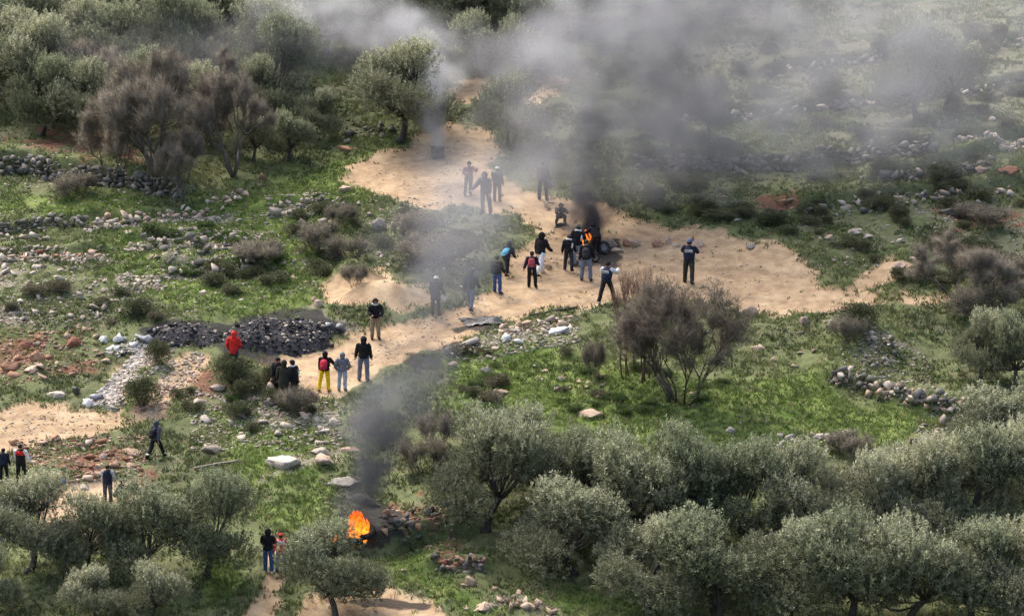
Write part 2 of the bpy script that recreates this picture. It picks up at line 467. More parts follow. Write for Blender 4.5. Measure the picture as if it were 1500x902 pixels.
M_CHAR = make_stone('charred_chips', (0.010, 0.010, 0.012), (0.055, 0.055, 0.060), (0.02, 0.02, 0.022), 0.4, True)
M_BARK = make_plain('olive_bark', (0.040, 0.036, 0.031), (0.105, 0.094, 0.080), 9.0)
M_TWIG = make_plain('bare_twigs', (0.150, 0.128, 0.098), (0.255, 0.222, 0.176), 3.0, bmp=0)
M_STEM = make_plain('grey_brown_stems', (0.095, 0.082, 0.070), (0.180, 0.158, 0.136), 9.0)
M_TWIGD = make_plain('dark_twigs', (0.085, 0.070, 0.055), (0.165, 0.140, 0.110), 3.0, bmp=0)
M_TWIG2 = make_plain('pale_shoots', (0.10, 0.064, 0.048), (0.185, 0.122, 0.092), 3.0, bmp=0)
M_OLIVE = make_leaf('olive_leaves', (0.126, 0.143, 0.080), (0.230, 0.236, 0.148), 0.2)
M_SHRUB = make_leaf('shrub_leaves', (0.085, 0.100, 0.050), (0.135, 0.142, 0.078), 0.2)
M_HERB = make_leaf('herb_leaves', (0.085, 0.135, 0.042), (0.11, 0.16, 0.052), 0.2)
M_DRYLEAF = make_leaf('dull_leaves', (0.115, 0.110, 0.070), (0.165, 0.152, 0.102), 0.2)
M_GRASS = make_leaf('grass_blades', (1, 1, 1), (1, 1, 1), 0.2, 0.3)
M_SKIN = make_plain('skin', (0.33, 0.19, 0.13), (0.40, 0.24, 0.165), 8.0, 0.6, 0.3, 0)
M_HAIR = make_plain('dark_hair', (0.010, 0.008, 0.007), (0.025, 0.02, 0.018), 30.0, 0.6, 0.3)
M_RUBBER = make_plain('tyre_rubber', (0.012, 0.012, 0.013), (0.040, 0.040, 0.042), 6.0, 0.75, 0.3)
M_RIM = make_plain('rusty_wheel_rim', (0.10, 0.09, 0.085), (0.27, 0.25, 0.23), 12.0, 0.6, 0.4)
M_METAL = make_plain('sooty_metal', (0.020, 0.022, 0.026), (0.055, 0.058, 0.062), 7.0, 0.6, 0.4)
M_CONC = make_plain('weathered_concrete', (0.27, 0.235, 0.20), (0.42, 0.37, 0.32), 5.0)
M_ASH = make_plain('ash', (0.014, 0.014, 0.016), (0.075, 0.073, 0.075), 9.0, 0.95, 0.1, 0.9)
M_WOOD = make_plain('bleached_wood', (0.22, 0.18, 0.14), (0.36, 0.31, 0.26), 8.0)
M_WHITEBAG = make_plain('white_plastic', (0.42, 0.42, 0.41), (0.66, 0.66, 0.64), 5.0, 0.45, 0.4, 0.6)
M_BLACKBAG = make_plain('black_plastic', (0.012, 0.013, 0.016), (0.035, 0.036, 0.042), 5.0, 0.35, 0.5, 0.6)
M_BLUEBAG = make_plain('blue_plastic', (0.04, 0.13, 0.42), (0.09, 0.22, 0.55), 5.0, 0.45, 0.4, 0.6)
M_GREYBAG = make_plain('grey_plastic', (0.13, 0.135, 0.15), (0.26, 0.27, 0.29), 5.0, 0.45, 0.4, 0.6)

# ------------------------------------------------------------------ the ground sheet
idx = np.arange(nx * ny).reshape(ny, nx)
quads = np.stack([idx[:-1, :-1], idx[:-1, 1:], idx[1:, 1:], idx[1:, :-1]], -1).reshape(-1, 4)
gm = np_mesh('hillside', np.stack([X, Y, Z], -1).reshape(-1, 3), [quads], M_GROUND, smooth=True)
for nm, chans in (('zone_a', (z_dirt, z_red, z_burn_dark)), ('zone_b', (z_pale, z_lush, z_dry))):
    a = gm.color_attributes.new(nm, 'FLOAT_COLOR', 'POINT')
    c = np.ones((nx * ny, 4), dtype=np.float32)
    c[:, 3] = z_rut.ravel()
    for k in range(3): c[:, k] = chans[k].ravel()
    a.data.foreach_set('color', c.ravel())
tag(link('ground', gm), kind='structure')

# ------------------------------------------------------------------ vegetation builders
def tube_np(P, rad, n=6, ref=(1.0, 0.0, 0.0)):
    """closed tube along points; rad may be (m,) or (m,2) for an elliptical section"""
    P = np.asarray(P, float); m = len(P)
    rad = np.asarray(rad, float)
    if rad.ndim == 1: rad = np.stack([rad, rad], 1)
    T = np.gradient(P, axis=0)
    T /= np.linalg.norm(T, axis=1)[:, None] + 1e-9
    V = []
    for i in range(m):
        r = np.array(ref)
        if abs(T[i] @ r) > 0.93: r = np.array([0.0, 1.0, 0.0])
        s = r - (r @ T[i]) * T[i]; s /= np.linalg.norm(s)
        o = np.cross(T[i], s)
        a = np.arange(n) * 2 * math.pi / n
        V.append(P[i] + np.cos(a)[:, None] * s * rad[i, 0] + np.sin(a)[:, None] * o * rad[i, 1])
    V = np.concatenate(V)
    F = []
    for i in range(m - 1):
        for k in range(n):
            F.append((i * n + k, i * n + (k + 1) % n, (i + 1) * n + (k + 1) % n, (i + 1) * n + k))
    T3 = []
    c0, c1 = len(V), len(V) + 1
    V = np.concatenate([V, P[:1], P[-1:]])
    for k in range(n):
        T3.append((c0, (k + 1) % n, k)); T3.append((c1, (m - 1) * n + k, (m - 1) * n + (k + 1) % n))
    return V, np.array(F), np.array(T3)

class MB:
    """collects shapes into one mesh"""
    def __init__(s): s.V, s.Q, s.T, s.n = [], [], [], 0
    def add(s, V, Q=None, T=None):
        s.V.append(np.asarray(V, float))
        if Q is not None and len(Q): s.Q.append(np.asarray(Q) + s.n)
        if T is not None and len(T): s.T.append(np.asarray(T) + s.n)
        s.n += len(V); return s
    def tube(s, P, rad, n=6, ref=(1.0, 0.0, 0.0)): return s.add(*tube_np(P, rad, n, ref))
    def mesh(s, name, mat, smooth=True):
        f = []
        if s.Q: f.append(np.concatenate(s.Q))
        if s.T: f.append(np.concatenate(s.T))
        return np_mesh(name, np.concatenate(s.V), f, mat, smooth)

def unit(v): return v / (np.linalg.norm(v, axis=-1, keepdims=True) + 1e-9)

def leaf_quads(C, D, L, W, g):
    """diamond leaves at C pointing along D"""
    n = len(C)
    S = unit(np.cross(D, g.normal(size=(n, 3))))
    L = np.broadcast_to(L, (n,))[:, None]; W = np.broadcast_to(W, (n,))[:, None]
    fold = unit(np.cross(D, S)) * W * 0.25
    V = np.stack([C, C + D * L * 0.5 + S * W * 0.5 + fold, C + D * L, C + D * L * 0.5 - S * W * 0.5 + fold], 1).reshape(-1, 3)
    Q = np.arange(n * 4).reshape(n, 4)
    return V, Q

def curve_pts(a, b, bend, n=6):
    t = np.linspace(0, 1, n)[:, None]
    return a * (1 - t) + b * t + bend * (4 * t * (1 - t))

def make_olive(seed, lean=0.0, nleaf=46000, W=5.6, H=4.9, trunks=1):
    g = np.random.default_rng(seed)
    zc = H * 0.54; rx = W / 2; rz = H * 0.46
    tr = MB(); lm = MB(); lobes = []
    forks = []
    for k in range(trunks):
        off = np.array([(k - (trunks - 1) / 2) * 0.35, 0, 0])
        top = np.array([lean + off[0] * 2.4 + g.normal() * 0.15, g.normal() * 0.15, H * 0.30])
        tr.tube(curve_pts(off, top, g.normal(size=3) * 0.12, 7) - np.array([0, 0, 0.15]), np.array([0.34, 0.25, 0.20, 0.18, 0.17, 0.16, 0.15]) * (1.0 if trunks == 1 else 0.75), 9)
        forks.append(top - np.array([0, 0, 0.15]))
    nl = int(g.integers(19, 33))
    for k in range(nl):
        a = k * 2.399 + g.uniform(-0.4, 0.4)
        zz = -0.80 + 1.75 * ((k * 0.618) % 1.0)
        rr = math.sqrt(max(0.05, 1 - max(zz, 0) ** 2)) * g.uniform(0.55, 0.85)
        c = np.array([math.cos(a) * rr * rx + lean * 0.5, math.sin(a) * rr * rx, zc + zz * rz * 0.74])
        R_ = (0.55 + 0.85 * g.uniform() ** 0.8) * (1.1 if zz > 0.3 else 1.0)
        lobes.append((c, R_))
        f = forks[k % len(forks)]
        lm.tube(curve_pts(f, c, np.array([0, 0, -0.15]) + g.normal(size=3) * 0.15, 6), np.array([0.10, 0.085, 0.07, 0.055, 0.04, 0.02]) * (1.0 if k % 4 == 0 else 0.45), 5)
        for j in range(4):
            e = c + unit(g.normal(size=3) + np.array([0, 0, 0.5])) * R_ * 0.9
            lm.tube(curve_pts(f * 0.3 + c * 0.7, e, g.normal(size=3) * 0.1, 4), [0.035, 0.028, 0.02, 0.008], 4)
    # leaves gathered in small sprays over the lobes, pointing out and up
    w = np.array([r ** 2.2 for _, r in lobes]); w /= w.sum()
    ns = 2400
    which = g.choice(nl, ns, p=w)
    cen = np.array([lobes[i][0] for i in which]); rad = np.array([lobes[i][1] for i in which])
    dirn = unit(g.normal(size=(ns, 3)) + np.array([0, 0, 0.35]))
    sp = cen + dirn * (rad * g.uniform(0.2, 1.0, ns) ** 0.6)[:, None] * np.array([1, 1, 0.85])
    sp_dir = unit(dirn * 0.55 + np.array([0, 0, 0.75]) + g.normal(size=(ns, 3)) * 0.35)
    sp_len = g.uniform(0.22, 0.5, ns)
    # vigorous young shoots stand up out of the crown
    k = np.argsort(-(sp[:, 2] + g.normal(size=ns) * 0.5))[:420]
    sp_len[k] *= 1.35; sp_dir[k] = unit(sp_dir[k] + np.array([0, 0, 1.0]))
    wi = g.integers(0, ns, nleaf)
    t = g.uniform(0, 1, nleaf)
    C = sp[wi] + sp_dir[wi] * (t * sp_len[wi])[:, None] + g.normal(size=(nleaf, 3)) * (0.055 * (1.2 - t))[:, None]
    D = unit(sp_dir[wi] * 0.8 + g.normal(size=(nleaf, 3)) * 0.62)
    V, Q = leaf_quads(C, D, g.uniform(0.10, 0.19, nleaf), g.uniform(0.034, 0.056, nleaf), g)
    young = np.isin(wi, k) & (t > 0.35)
    silver = g.uniform(size=nleaf) < 0.22
    val = g.uniform(0.65, 1.2, nleaf)
    tint = np.stack([val, val, val * g.uniform(0.85, 1.1, nleaf)], 1)
    tint[silver] *= np.array([1.8, 1.8, 1.9])
    tint[young] *= np.array([2.1, 2.05, 2.15])
    crown = np_mesh('olive_crown', V, [Q], M_OLIVE, False, np.repeat(tint, 4, 0))
    return tr.mesh('olive_trunk', M_BARK), lm.mesh('olive_limbs', M_BARK), crown

def make_bare(seed, H=4.5, W=4.5, upright=0.3, twigs=22000, stems=6, mat=None, leaf=0, base_r=0.07, spread=0.0, depth0=4):
    """leafless tree or thicket: forking stems ending in a haze of twigs"""
    g = np.random.default_rng(seed)
    mb = MB(); ends = []
    def grow(p, d, L, r, depth):
        n = 4
        e = p + d * L
        mid = (p + e) / 2 + g.normal(size=3) * L * 0.08
        mb.tube(np.array([p, mid, e]), [r, r * 0.85, r * 0.7], 4 if r < 0.03 else 6)
        ends.append((mid, d, r)); ends.append((e, d, r))
        if depth == 0: return
        for _ in range(g.integers(2, 4)):
            dd = unit(d + g.normal(size=3) * np.array([0.62, 0.62, 0.4]) * (1 - upright * 0.6) + np.array([0, 0, 0.12 + upright * 0.5]))
            grow(e, dd, L * g.uniform(0.62, 0.88), r * 0.62, depth - 1)
    for k in range(stems):
        a = g.uniform(0, 6.28)
        d0 = unit(np.array([math.cos(a) * (1 - upright) * 1.1, math.sin(a) * (1 - upright) * 1.1, 1.0]))
        b0 = np.array([math.cos(a) * (0.02 + spread * g.uniform(0.3, 1)), math.sin(a) * (0.02 + spread * g.uniform(0.3, 1)), -0.08])
        if spread: mb.tube(np.array([[0, 0, -0.1], b0 * 0.5 - np.array([0, 0, 0.05]), b0]), [base_r] * 3, 5)
        grow(b0, d0, H * 0.20, base_r * g.uniform(0.7, 1.0), depth0)
    E = np.array([e for e, _, _ in ends]); D = np.array([d for _, d, _ in ends]); Rr = np.array([r for _, _, r in ends])
    sc = np.array([W / 2 / max(1e-3, np.percentile(np.abs(E[:, :2]), 97)), W / 2 / max(1e-3, np.percentile(np.abs(E[:, :2]), 97)), H * 0.88 / E[:, 2].max()])
    for v in mb.V: v *= sc
    E *= sc
    pick = np.where((Rr < np.percentile(Rr, 92)) & (E[:, 2] > H * 0.03))[0]
    wi = g.choice(pick, twigs)
    base = E[wi] + g.normal(size=(twigs, 3)) * 0.05
    dr = unit(D[wi] * (0.5 + upright) + g.normal(size=(twigs, 3)) * 0.75 + np.array([0, 0, 0.25 + upright]))
    tl = g.uniform(0.15, 0.65, twigs)
    tip = base + dr * tl[:, None]
    S = unit(np.cross(dr, g.normal(size=(twigs, 3)))); O = np.cross(dr, S)
    rr = g.uniform(0.0035, 0.008, twigs)[:, None]
    V = np.stack([base + S * rr, base - S * rr * 0.5 + O * rr * 0.87, base - S * rr * 0.5 - O * rr * 0.87, tip], 1).reshape(-1, 3)
    i4 = np.arange(twigs)[:, None] * 4
    T = np.concatenate([i4 + np.array([[0, 1, 3]]), i4 + np.array([[1, 2, 3]]), i4 + np.array([[2, 0, 3]])])
    tw = np_mesh('twigs', V, [T], mat or M_TWIG)
    lf = None
    if leaf:
        li = g.integers(0, twigs, leaf)
        C = base[li] + dr[li] * (tl[li] * g.uniform(0.2, 1, leaf))[:, None]
        V, Q = leaf_quads(C, unit(dr[li] + g.normal(size=(leaf, 3)) * 0.8), g.uniform(0.05, 0.10, leaf), g.uniform(0.025, 0.045, leaf), g)
        val = g.uniform(0.6, 1.3, leaf)
        lf = np_mesh('leaves', V, [Q], M_DRYLEAF, False, np.repeat(np.stack([val, val, val], 1), 4, 0))
    return mb.mesh('stems', M_STEM if mat is None else mat), tw, lf

def make_shrub(seed, mat, n=3500, W=1.5, H=0.9, lsz=(0.05, 0.12)):
    g = np.random.default_rng(seed)
    st = MB()
    cl = []
    for k in range(9):
        a = g.uniform(0, 6.28); r = W / 2 * math.sqrt(g.uniform(0, 1)) * 0.75
        e = np.array([math.cos(a) * r, math.sin(a) * r, H * g.uniform(0.35, 0.75) * (1.1 - r / W)])
        cl.append((e, W * g.uniform(0.16, 0.27)))
        st.tube(curve_pts(np.array([0, 0, -0.08]), e, g.normal(size=3) * 0.05, 4), [0.025, 0.02, 0.015, 0.006], 4)
    wi = g.integers(0, len(cl), n)
    cen = np.array([cl[i][0] for i in wi]); rad = np.array([cl[i][1] for i in wi])
    dirn = unit(g.normal(size=(n, 3)) + np.array([0, 0, 0.4]))
    C = cen + dirn * (rad * g.uniform(0.15, 1.0, n) ** 0.5)[:, None]
    C[:, 2] = np.maximum(C[:, 2] * np.clip(H / 0.9, 0.7, 1.3), 0.0)
    D = unit(dirn + np.array([0, 0, 0.4]) + g.normal(size=(n, 3)) * 0.6)
    V, Q = leaf_quads(C, D, g.uniform(*lsz, n), g.uniform(0.025, 0.05, n), g)
    val = g.uniform(0.55, 1.35, n)
    return st.mesh('stems', M_BARK), np_mesh('foliage', V, [Q], mat, False, np.repeat(np.stack([val * g.uniform(0.9, 1.15, n), val, val * 0.9], 1), 4, 0))

OLIVES = [make_olive(101), make_olive(102, 0.5), make_olive(103, -0.4), make_olive(104, 0.2, trunks=2), make_olive(105, -0.7), make_olive(106, 0.3, 40000), make_olive(107, 0.0, 40000)]
BARES = [make_bare(201, leaf=6000), make_bare(202, upright=0.35, stems=5, leaf=7000), make_bare(203, upright=0.15, stems=5, twigs=18000)]
SHOOTS = make_bare(210, H=4.6, W=2.0, upright=0.93, twigs=1600, stems=13, mat=M_TWIG2, base_r=0.040, spread=0.7, depth0=3)
THICKET = make_bare(211, H=5.2, W=4.2, upright=0.28, twigs=24000, stems=13, leaf=5000, base_r=0.05, spread=0.55, depth0=4, mat=M_TWIGD)
BRUSH = [make_bare(220, H=1.6, W=2.0, upright=0.3, twigs=3200, stems=8, base_r=0.02, leaf=4500, spread=0.3, depth0=3), make_bare(221, H=1.4, W=1.8, upright=0.2, twigs=2600, stems=7, base_r=0.02, leaf=5500, spread=0.35, depth0=3)]
SHRUBS = [make_shrub(301, M_SHRUB), make_shrub(302, M_SHRUB, W=1.8, H=0.8), make_shrub(303, M_DRYLEAF, W=1.6, H=0.75)]
HERBS = [make_shrub(311, M_HERB, n=2200, W=1.5, H=0.55, lsz=(0.08, 0.2)), make_shrub(312, M_HERB, n=2200, W=1.3, H=0.8, lsz=(0.08, 0.2))]

def plant(kind, name, u, v, hpx, wpx, label, cat, group=None, rz=None, H0=4.9, W0=5.6):
    p = ground_at(u, v)
    k = mpp(p)
    o = empty(name, p, rng.uniform(0, 6.28) if rz is None else rz)
    sw = wpx * k / W0; sh = hpx * k / (H0 * math.cos(PITCH))
    q = rng.uniform(0.9, 1.1)
    o.scale = (sw * q, sw / q, sh)
    names = {3: ('trunk', 'limbs', 'crown')}
    for nm, me in kind:
        if me is not None: link(nm, me, o)
    return tag(o, label, cat, group)

def olive(i, u, v, h, w, label, group=None, rz=None):
    t, l, c = OLIVES[i if rz is not None or rng.uniform() < 0.65 else int(rng.integers(5, 7))]
    return plant((('trunk', t), ('limbs', l), ('crown', c)), 'olive_tree', u, v, h, w, label, 'olive tree', group, rz, 5.1, 6.1)

def bare(set_, name, u, v, h, w, label, cat, group=None, rz=None, H0=4.6, W0=4.9):
    t, tw, lf = set_
    return plant((('stems', t), ('twigs', tw), ('leaves', lf)), name, u, v, h, w, label, cat, group, rz, H0, W0)

def shrub(set_, name, u, v, h, w, label, group=None, H0=0.95, W0=1.7):
    s, f = set_
    return plant((('stem', s), ('foliage', f)), name, u, v, h, w, label, 'shrub', group, None, H0, W0)

# ------------------------------------------------------------------ olive groves
GF = 'olive trees of the grove at the lower right'
front_right = [
    (0, 948, 897, 132, 150, 'olive tree with one dark leaning trunk at the bottom edge of the grove'),
    (3, 1052, 902, 142, 190, 'twin trunked olive tree at the bottom edge, second in the front row'),
    (1, 1150, 908, 142, 160, 'front row olive tree just right of the twin trunked one'),
    (2, 1242, 915, 152, 160, 'front row olive tree, fourth along the bottom edge of the grove'),
    (4, 1332, 915, 148, 165, 'front row olive tree, fifth along the bottom edge of the grove'),
    (0, 1422, 920, 145, 155, 'front row olive tree, next to last towards the bottom right corner'),
    (2, 1502, 918, 150, 150, 'olive tree in the bottom right corner of the photo'),
    (1, 840, 838, 132, 158, 'rounded olive tree with thick dark trunk standing on green grass'),
    (2, 922, 805, 160, 170, 'second row olive tree behind the rounded one with the thick trunk'),
    (0, 1010, 800, 168, 160, 'second row olive tree below the flat pale boulder meadow'),
    (4, 1098, 812, 152, 155, 'second row olive tree below the bare thicket on the meadow'),
    (3, 1180, 812, 148, 145, 'second row olive tree at the middle of the grove'),
    (1, 1258, 814, 146, 145, 'second row olive tree under the brown brush of the meadow edge'),
    (0, 1340, 808, 160, 155, 'tall second row olive tree below the end of the meadow wall'),
    (2, 1424, 802, 168, 155, 'second row olive tree, next to last on the right'),
    (4, 1505, 795, 165, 150, 'second row olive tree cut by the right edge'),
    (4, 712, 776, 168, 165, 'olive tree with slanting dark trunk beside the burnt bank'),
    (0, 788, 752, 145, 150, 'olive tree between the slanting trunk one and the meadow'),
    (3, 866, 750, 112, 125, 'small crowned olive tree at the top edge of the grove'),
    (1, 1462, 690, 118, 150, 'pale olive tree covering the end of the meadow wall'),
    (3, 1525, 700, 130, 140, 'pale olive tree on the right edge above the second row'),
]
for i, u, v, h, w, lab in front_right: olive(i, u, v, h * 1.04, w * 1.14, lab, GF)
GL = 'olive trees at the lower left'
for i, u, v, h, w, lab in [
    (1, 40, 838, 136, 140, 'dark olive tree in front of the person in the red and white jacket'),
    (2, 132, 842, 118, 120, 'olive tree below the person in the dark vest, between two larger ones'),
    (0, 222, 846, 138, 140, 'broad olive tree at lower left, left half of the largest clump'),
    (3, 302, 842, 145, 138, 'broad olive tree beside the footpath with several dark trunks'),
    (4, -8, 908, 105, 90, 'olive tree cut by the bottom left corner'),
    (0, 138, 912, 78, 90, 'small pale olive bush at the bottom edge, left one of two'),
    (2, 226, 912, 88, 92, 'small pale olive bush at the bottom edge, right one of two'),
    (1, 490, 908, 132, 136, 'silvery olive tree standing alone in front of the lower fire')]:
    olive(i, u, v, h, w * 1.1, lab, GL)
GR = 'olive trees on the right side'
for i, u, v, h, w, lab in [(2, 1488, 572, 112, 112, 'dark olive tree on the right edge below the bare tree'),
                           (4, 1436, 556, 100, 84, 'slender sparse olive tree left of the dark one at the right edge')]:
    olive(i, u, v, h, w, lab, GR)
olive(1, 584, 207, 135, 160, 'single spreading olive tree on grass beside the smoking bin', 'olive trees by the upper clearing', 0.6)
olive(3, 748, 214, 100, 130, 'twin trunked olive tree veiled in smoke right of the upper clearing', 'olive trees by the upper clearing', 0.1)
olive(0, 466, 205, 72, 70, 'small silvery round olive tree left of the single spreading one', 'olive trees by the upper clearing')
olive(2, 424, 236, 70, 70, 'low olive tree below the small silvery round one', 'olive trees by the upper clearing')
olive(1, 1346, 176, 150, 130, 'dark olive tree in smoke on the upper right slope', 'olive trees on the upper right slope')
olive(4, 1385, 160, 110, 100, 'smaller olive tree touching the dark one on the upper right slope', 'olive trees on the upper right slope')
olive(2, 1038, 205, 100, 85, 'dark olive tree above the long wall, inside the smoke', 'olive trees on the upper right slope')
olive(3, 985, 215, 90, 90, 'faint olive tree just right of the black smoke column', 'olive trees on the upper right slope')
FB = 'olive trees crowding the hillside at the top left'
ORD = ['first', 'second', 'third', 'fourth', 'fifth', 'sixth', 'seventh', 'eighth', 'ninth', 'tenth', 'eleventh', 'twelfth', 'thirteenth']
gg = np.random.default_rng(55)
k = 0
for row, (v0, u0, u1, du) in enumerate([(-70, -40, 860, 78), (-20, -10, 860, 74), (30, -50, 840, 72), (78, -10, 480, 70), (74, 478, 860, 70), (122, -45, 420, 70), (165, -10, 130, 72), (160, 400, 410, 80)]):
    u = u0; k = 0
    while u < u1:
        if not (v0 > 60 and 780 < u < 860):
            olive(int(gg.integers(0, 5)), u + gg.uniform(-14, 14), v0 + gg.uniform(-10, 10), gg.uniform(100, 140), gg.uniform(112, 155), 'upper grove olive tree, %s row down, %s from the left' % (ORD[row], ORD[k]), FB)
            k += 1
        u += du
for (u, v, h, w), lb in zip([(640, 128, 80, 90), (705, 112, 85, 100), (765, 108, 80, 90)], ('left', 'middle', 'right')):
    olive(int(gg.integers(0, 5)), u, v, h, w, lb + ' one of three hazy olive trees behind the upper clearing', 'hazy olive trees behind the clearing')
for (u, v, h, w), lb in zip([(120, 205, 105, 110), (205, 200, 115, 115), (285, 215, 110, 105), (380, 190, 100, 100), (372, 238, 80, 70)], ('left of', 'behind', 'right of', 'far right of', 'below the right side of')):
    olive(int(gg.integers(0, 5)), u, v, h, w, 'dull olive tree ' + lb + ' the largest leafless tree', 'olive trees mixed with the leafless trees')
olive(1, 60, 198, 110, 110, 'olive tree with dark forked trunk above the upper left wall', 'olive trees above the upper left wall')

# ------------------------------------------------------------------ leafless trees and thickets
GB = 'leafless trees at the upper left'
for i, u, v, h, w, lab in [
    (0, 228, 262, 205, 185, 'largest leafless brown tree, standing on the upper left wall'),
    (2, 168, 270, 135, 120, 'leafless brown tree left of the largest one'),
    (1, 342, 258, 170, 130, 'grey leafless tree with a patch of green right of the largest one'),
    (0, 268, 296, 120, 90, 'leafless tree hanging over the right end of the upper left wall'),
    (2, 300, 190, 130, 130, 'leafless tree among olives behind the grey one'),
    (1, 130, 175, 120, 120, 'leafless tree among the olives far left'),
    (0, 400, 130, 110, 110, 'leafless tree in thin smoke left of the single olive')]:
    bare(BARES[i], 'bare_tree', u, v, h, w, lab, 'tree', GB)
bare(BARES[2], 'bare_tree', 1408, 452, 118, 150, 'leafless tree with forked trunk at the right end of the track', 'tree')
bare(THICKET, 'bare_thicket', 1000, 586, 205, 190, 'dense leafless thicket in front of the helmeted person', 'shrub', None, None, 5.4, 4.6)
bare(SHOOTS, 'upright_bush', 934, 550, 180, 62, 'bush of straight bare brown shoots left of the dense thicket', 'shrub', None, None, 4.7, 1.9)
bare(BRUSH[0], 'dark_bush', 434, 606, 42, 58, 'dark leafless bush in front of the three standing people in black', 'shrub', 'brush bushes', None, 1.7, 2.2)
bare(BRUSH[0], 'dark_bush', 870, 556, 60, 30, 'small dark bare bush left of the upright shoots', 'shrub', 'brush bushes', None, 1.7, 2.2)
brl = [(380, 385, 34, 70), (470, 365, 44, 70), (640, 390, 50, 100), (1250, 668, 40, 76),
       (1240, 500, 40, 50), (1440, 470, 60, 90), (1475, 420, 50, 80), (110, 290, 40, 70), (520, 420, 34, 36), (510, 380, 40, 60), (640, 660, 60, 50), (620, 690, 60, 70),
       (540, 640, 40, 50), (1430, 330, 34, 90), (610, 345, 36, 70), (500, 330, 36, 50)]
brush_place = ['right of the lower long stone heap on the left meadow', 'beside the white limestone pair left of the track', 'behind the person with the white headscarf', 'at the lower meadow edge above the grove',
               'below the green bush on the stone mound', 'at the foot of the leafless tree by the right track', 'right of the leafless tree by the right track', 'under the upper left wall',
               'on the sandy mound left of the track', 'just above the sandy mound', 'left of the slanting trunk olive, upper one', 'left of the slanting trunk olive, lower one',
               'in the lower smoke plume', 'above the leafless tree by the right track', 'in smoke below the upper clearing', 'left of the upper clearing bank']
for n_, (u, v, h, w) in enumerate(brl):
    bare(BRUSH[n_ % 2], 'brush_bush', u, v, h, w, 'low dull brown brush ' + brush_place[n_], 'shrub', 'dull brush on the hillside', None, 1.7, 2.2)
for u, v, h, w, lab in [(338, 560, 42, 66, 'green bush on the red earth mound below the red jacket'), (208, 594, 42, 62, 'dark green bush between the pale track and the dirt road'),
                        (232, 532, 36, 44, 'green bush beside the heaped litter'), (1255, 478, 36, 70, 'green bush on top of the stone mound by the right track'),
                        (400, 560, 26, 40, 'small green bush behind the three people in black'), (1290, 700, 30, 50, 'green bush at the meadow edge above the grove')]:
    shrub(SHRUBS[0], 'green_bush', u, v, h, w, lab, 'green bushes along the tracks')
gg = np.random.default_rng(77)
def scatter_px(poly, n, g, vmin=None):
    pts = []
    pu = [p[0] for p in poly]; pv = [p[1] for p in poly]
    while len(pts) < n:
        uu = g.uniform(min(pu), max(pu), 64); vv = g.uniform(min(pv), max(pv), 64)
        ok = seg_dist(uu, vv, poly) > 0
        pts += list(zip(uu[ok], vv[ok]))
    return pts[:n]
for poly, n, s, lab, grp in [
    ([(930, 262), (1120, 262), (1300, 250), (1500, 250), (1510, 410), (1350, 420), (1200, 380), (1050, 330), (950, 310)], 60, 0, 'dark green low shrub on the slope right of the track', 'shrubs on the right slope'),
    ([(960, 120), (1200, 60), (1500, 20), (1510, 240), (1300, 220), (980, 235)], 46, 2, 'dull low shrub on the smoky upper right slope', 'shrubs on the upper right slope'),
    ([(250, 380), (420, 330), (470, 300), (620, 305), (720, 330), (690, 420), (520, 390), (300, 460)], 26, 0, 'low green shrub on the rough bank left of the track', 'shrubs on the left bank'),
    ([(0, 420), (200, 420), (300, 470), (120, 480), (0, 470)], 8, 2, 'dull low shrub on the stony ground at the left', 'shrubs on the stony ground'),
    ([(660, 520), (900, 500), (950, 560), (880, 600), (680, 600)], 10, 1, 'leafy green clump on the lush bank below the track', 'green clumps on the lush bank'),
    ([(260, 560), (480, 580), (520, 640), (320, 640), (250, 600)], 9, 0, 'low green clump among the pale stones of the lower left slope', 'clumps on the lower left slope')]:
    for u, v in scatter_px(poly, n, gg):
        w = gg.uniform(22, 62)
        shrub(SHRUBS[(s + int(gg.integers(0, 2))) % 3], 'low_shrub', u, v, w * gg.uniform(0.3, 0.5), w, lab, grp)
for poly, n, lab, grp in [([(660, 520), (900, 520), (1080, 560), (1080, 610), (880, 620), (690, 600)], 22, 'bright green leafy weed clump on the lush bank', 'leafy weeds on the lush bank'),
                          ([(170, 330), (420, 300), (460, 440), (220, 440)], 16, 'bright green leafy weed clump on the left meadow', 'leafy weeds on the left meadow'),
                          ([(310, 540), (400, 560), (420, 600), (320, 600)], 6, 'bright green leafy weed clump on the red earth mound', 'leafy weeds on the mound')]:
    for u, v in scatter_px(poly, n, gg):
        w = gg.uniform(18, 42)
        shrub(HERBS[int(gg.integers(0, 2))], 'weed_clump', u, v, w * 0.32, w, lab, grp, 0.7, 1.6)

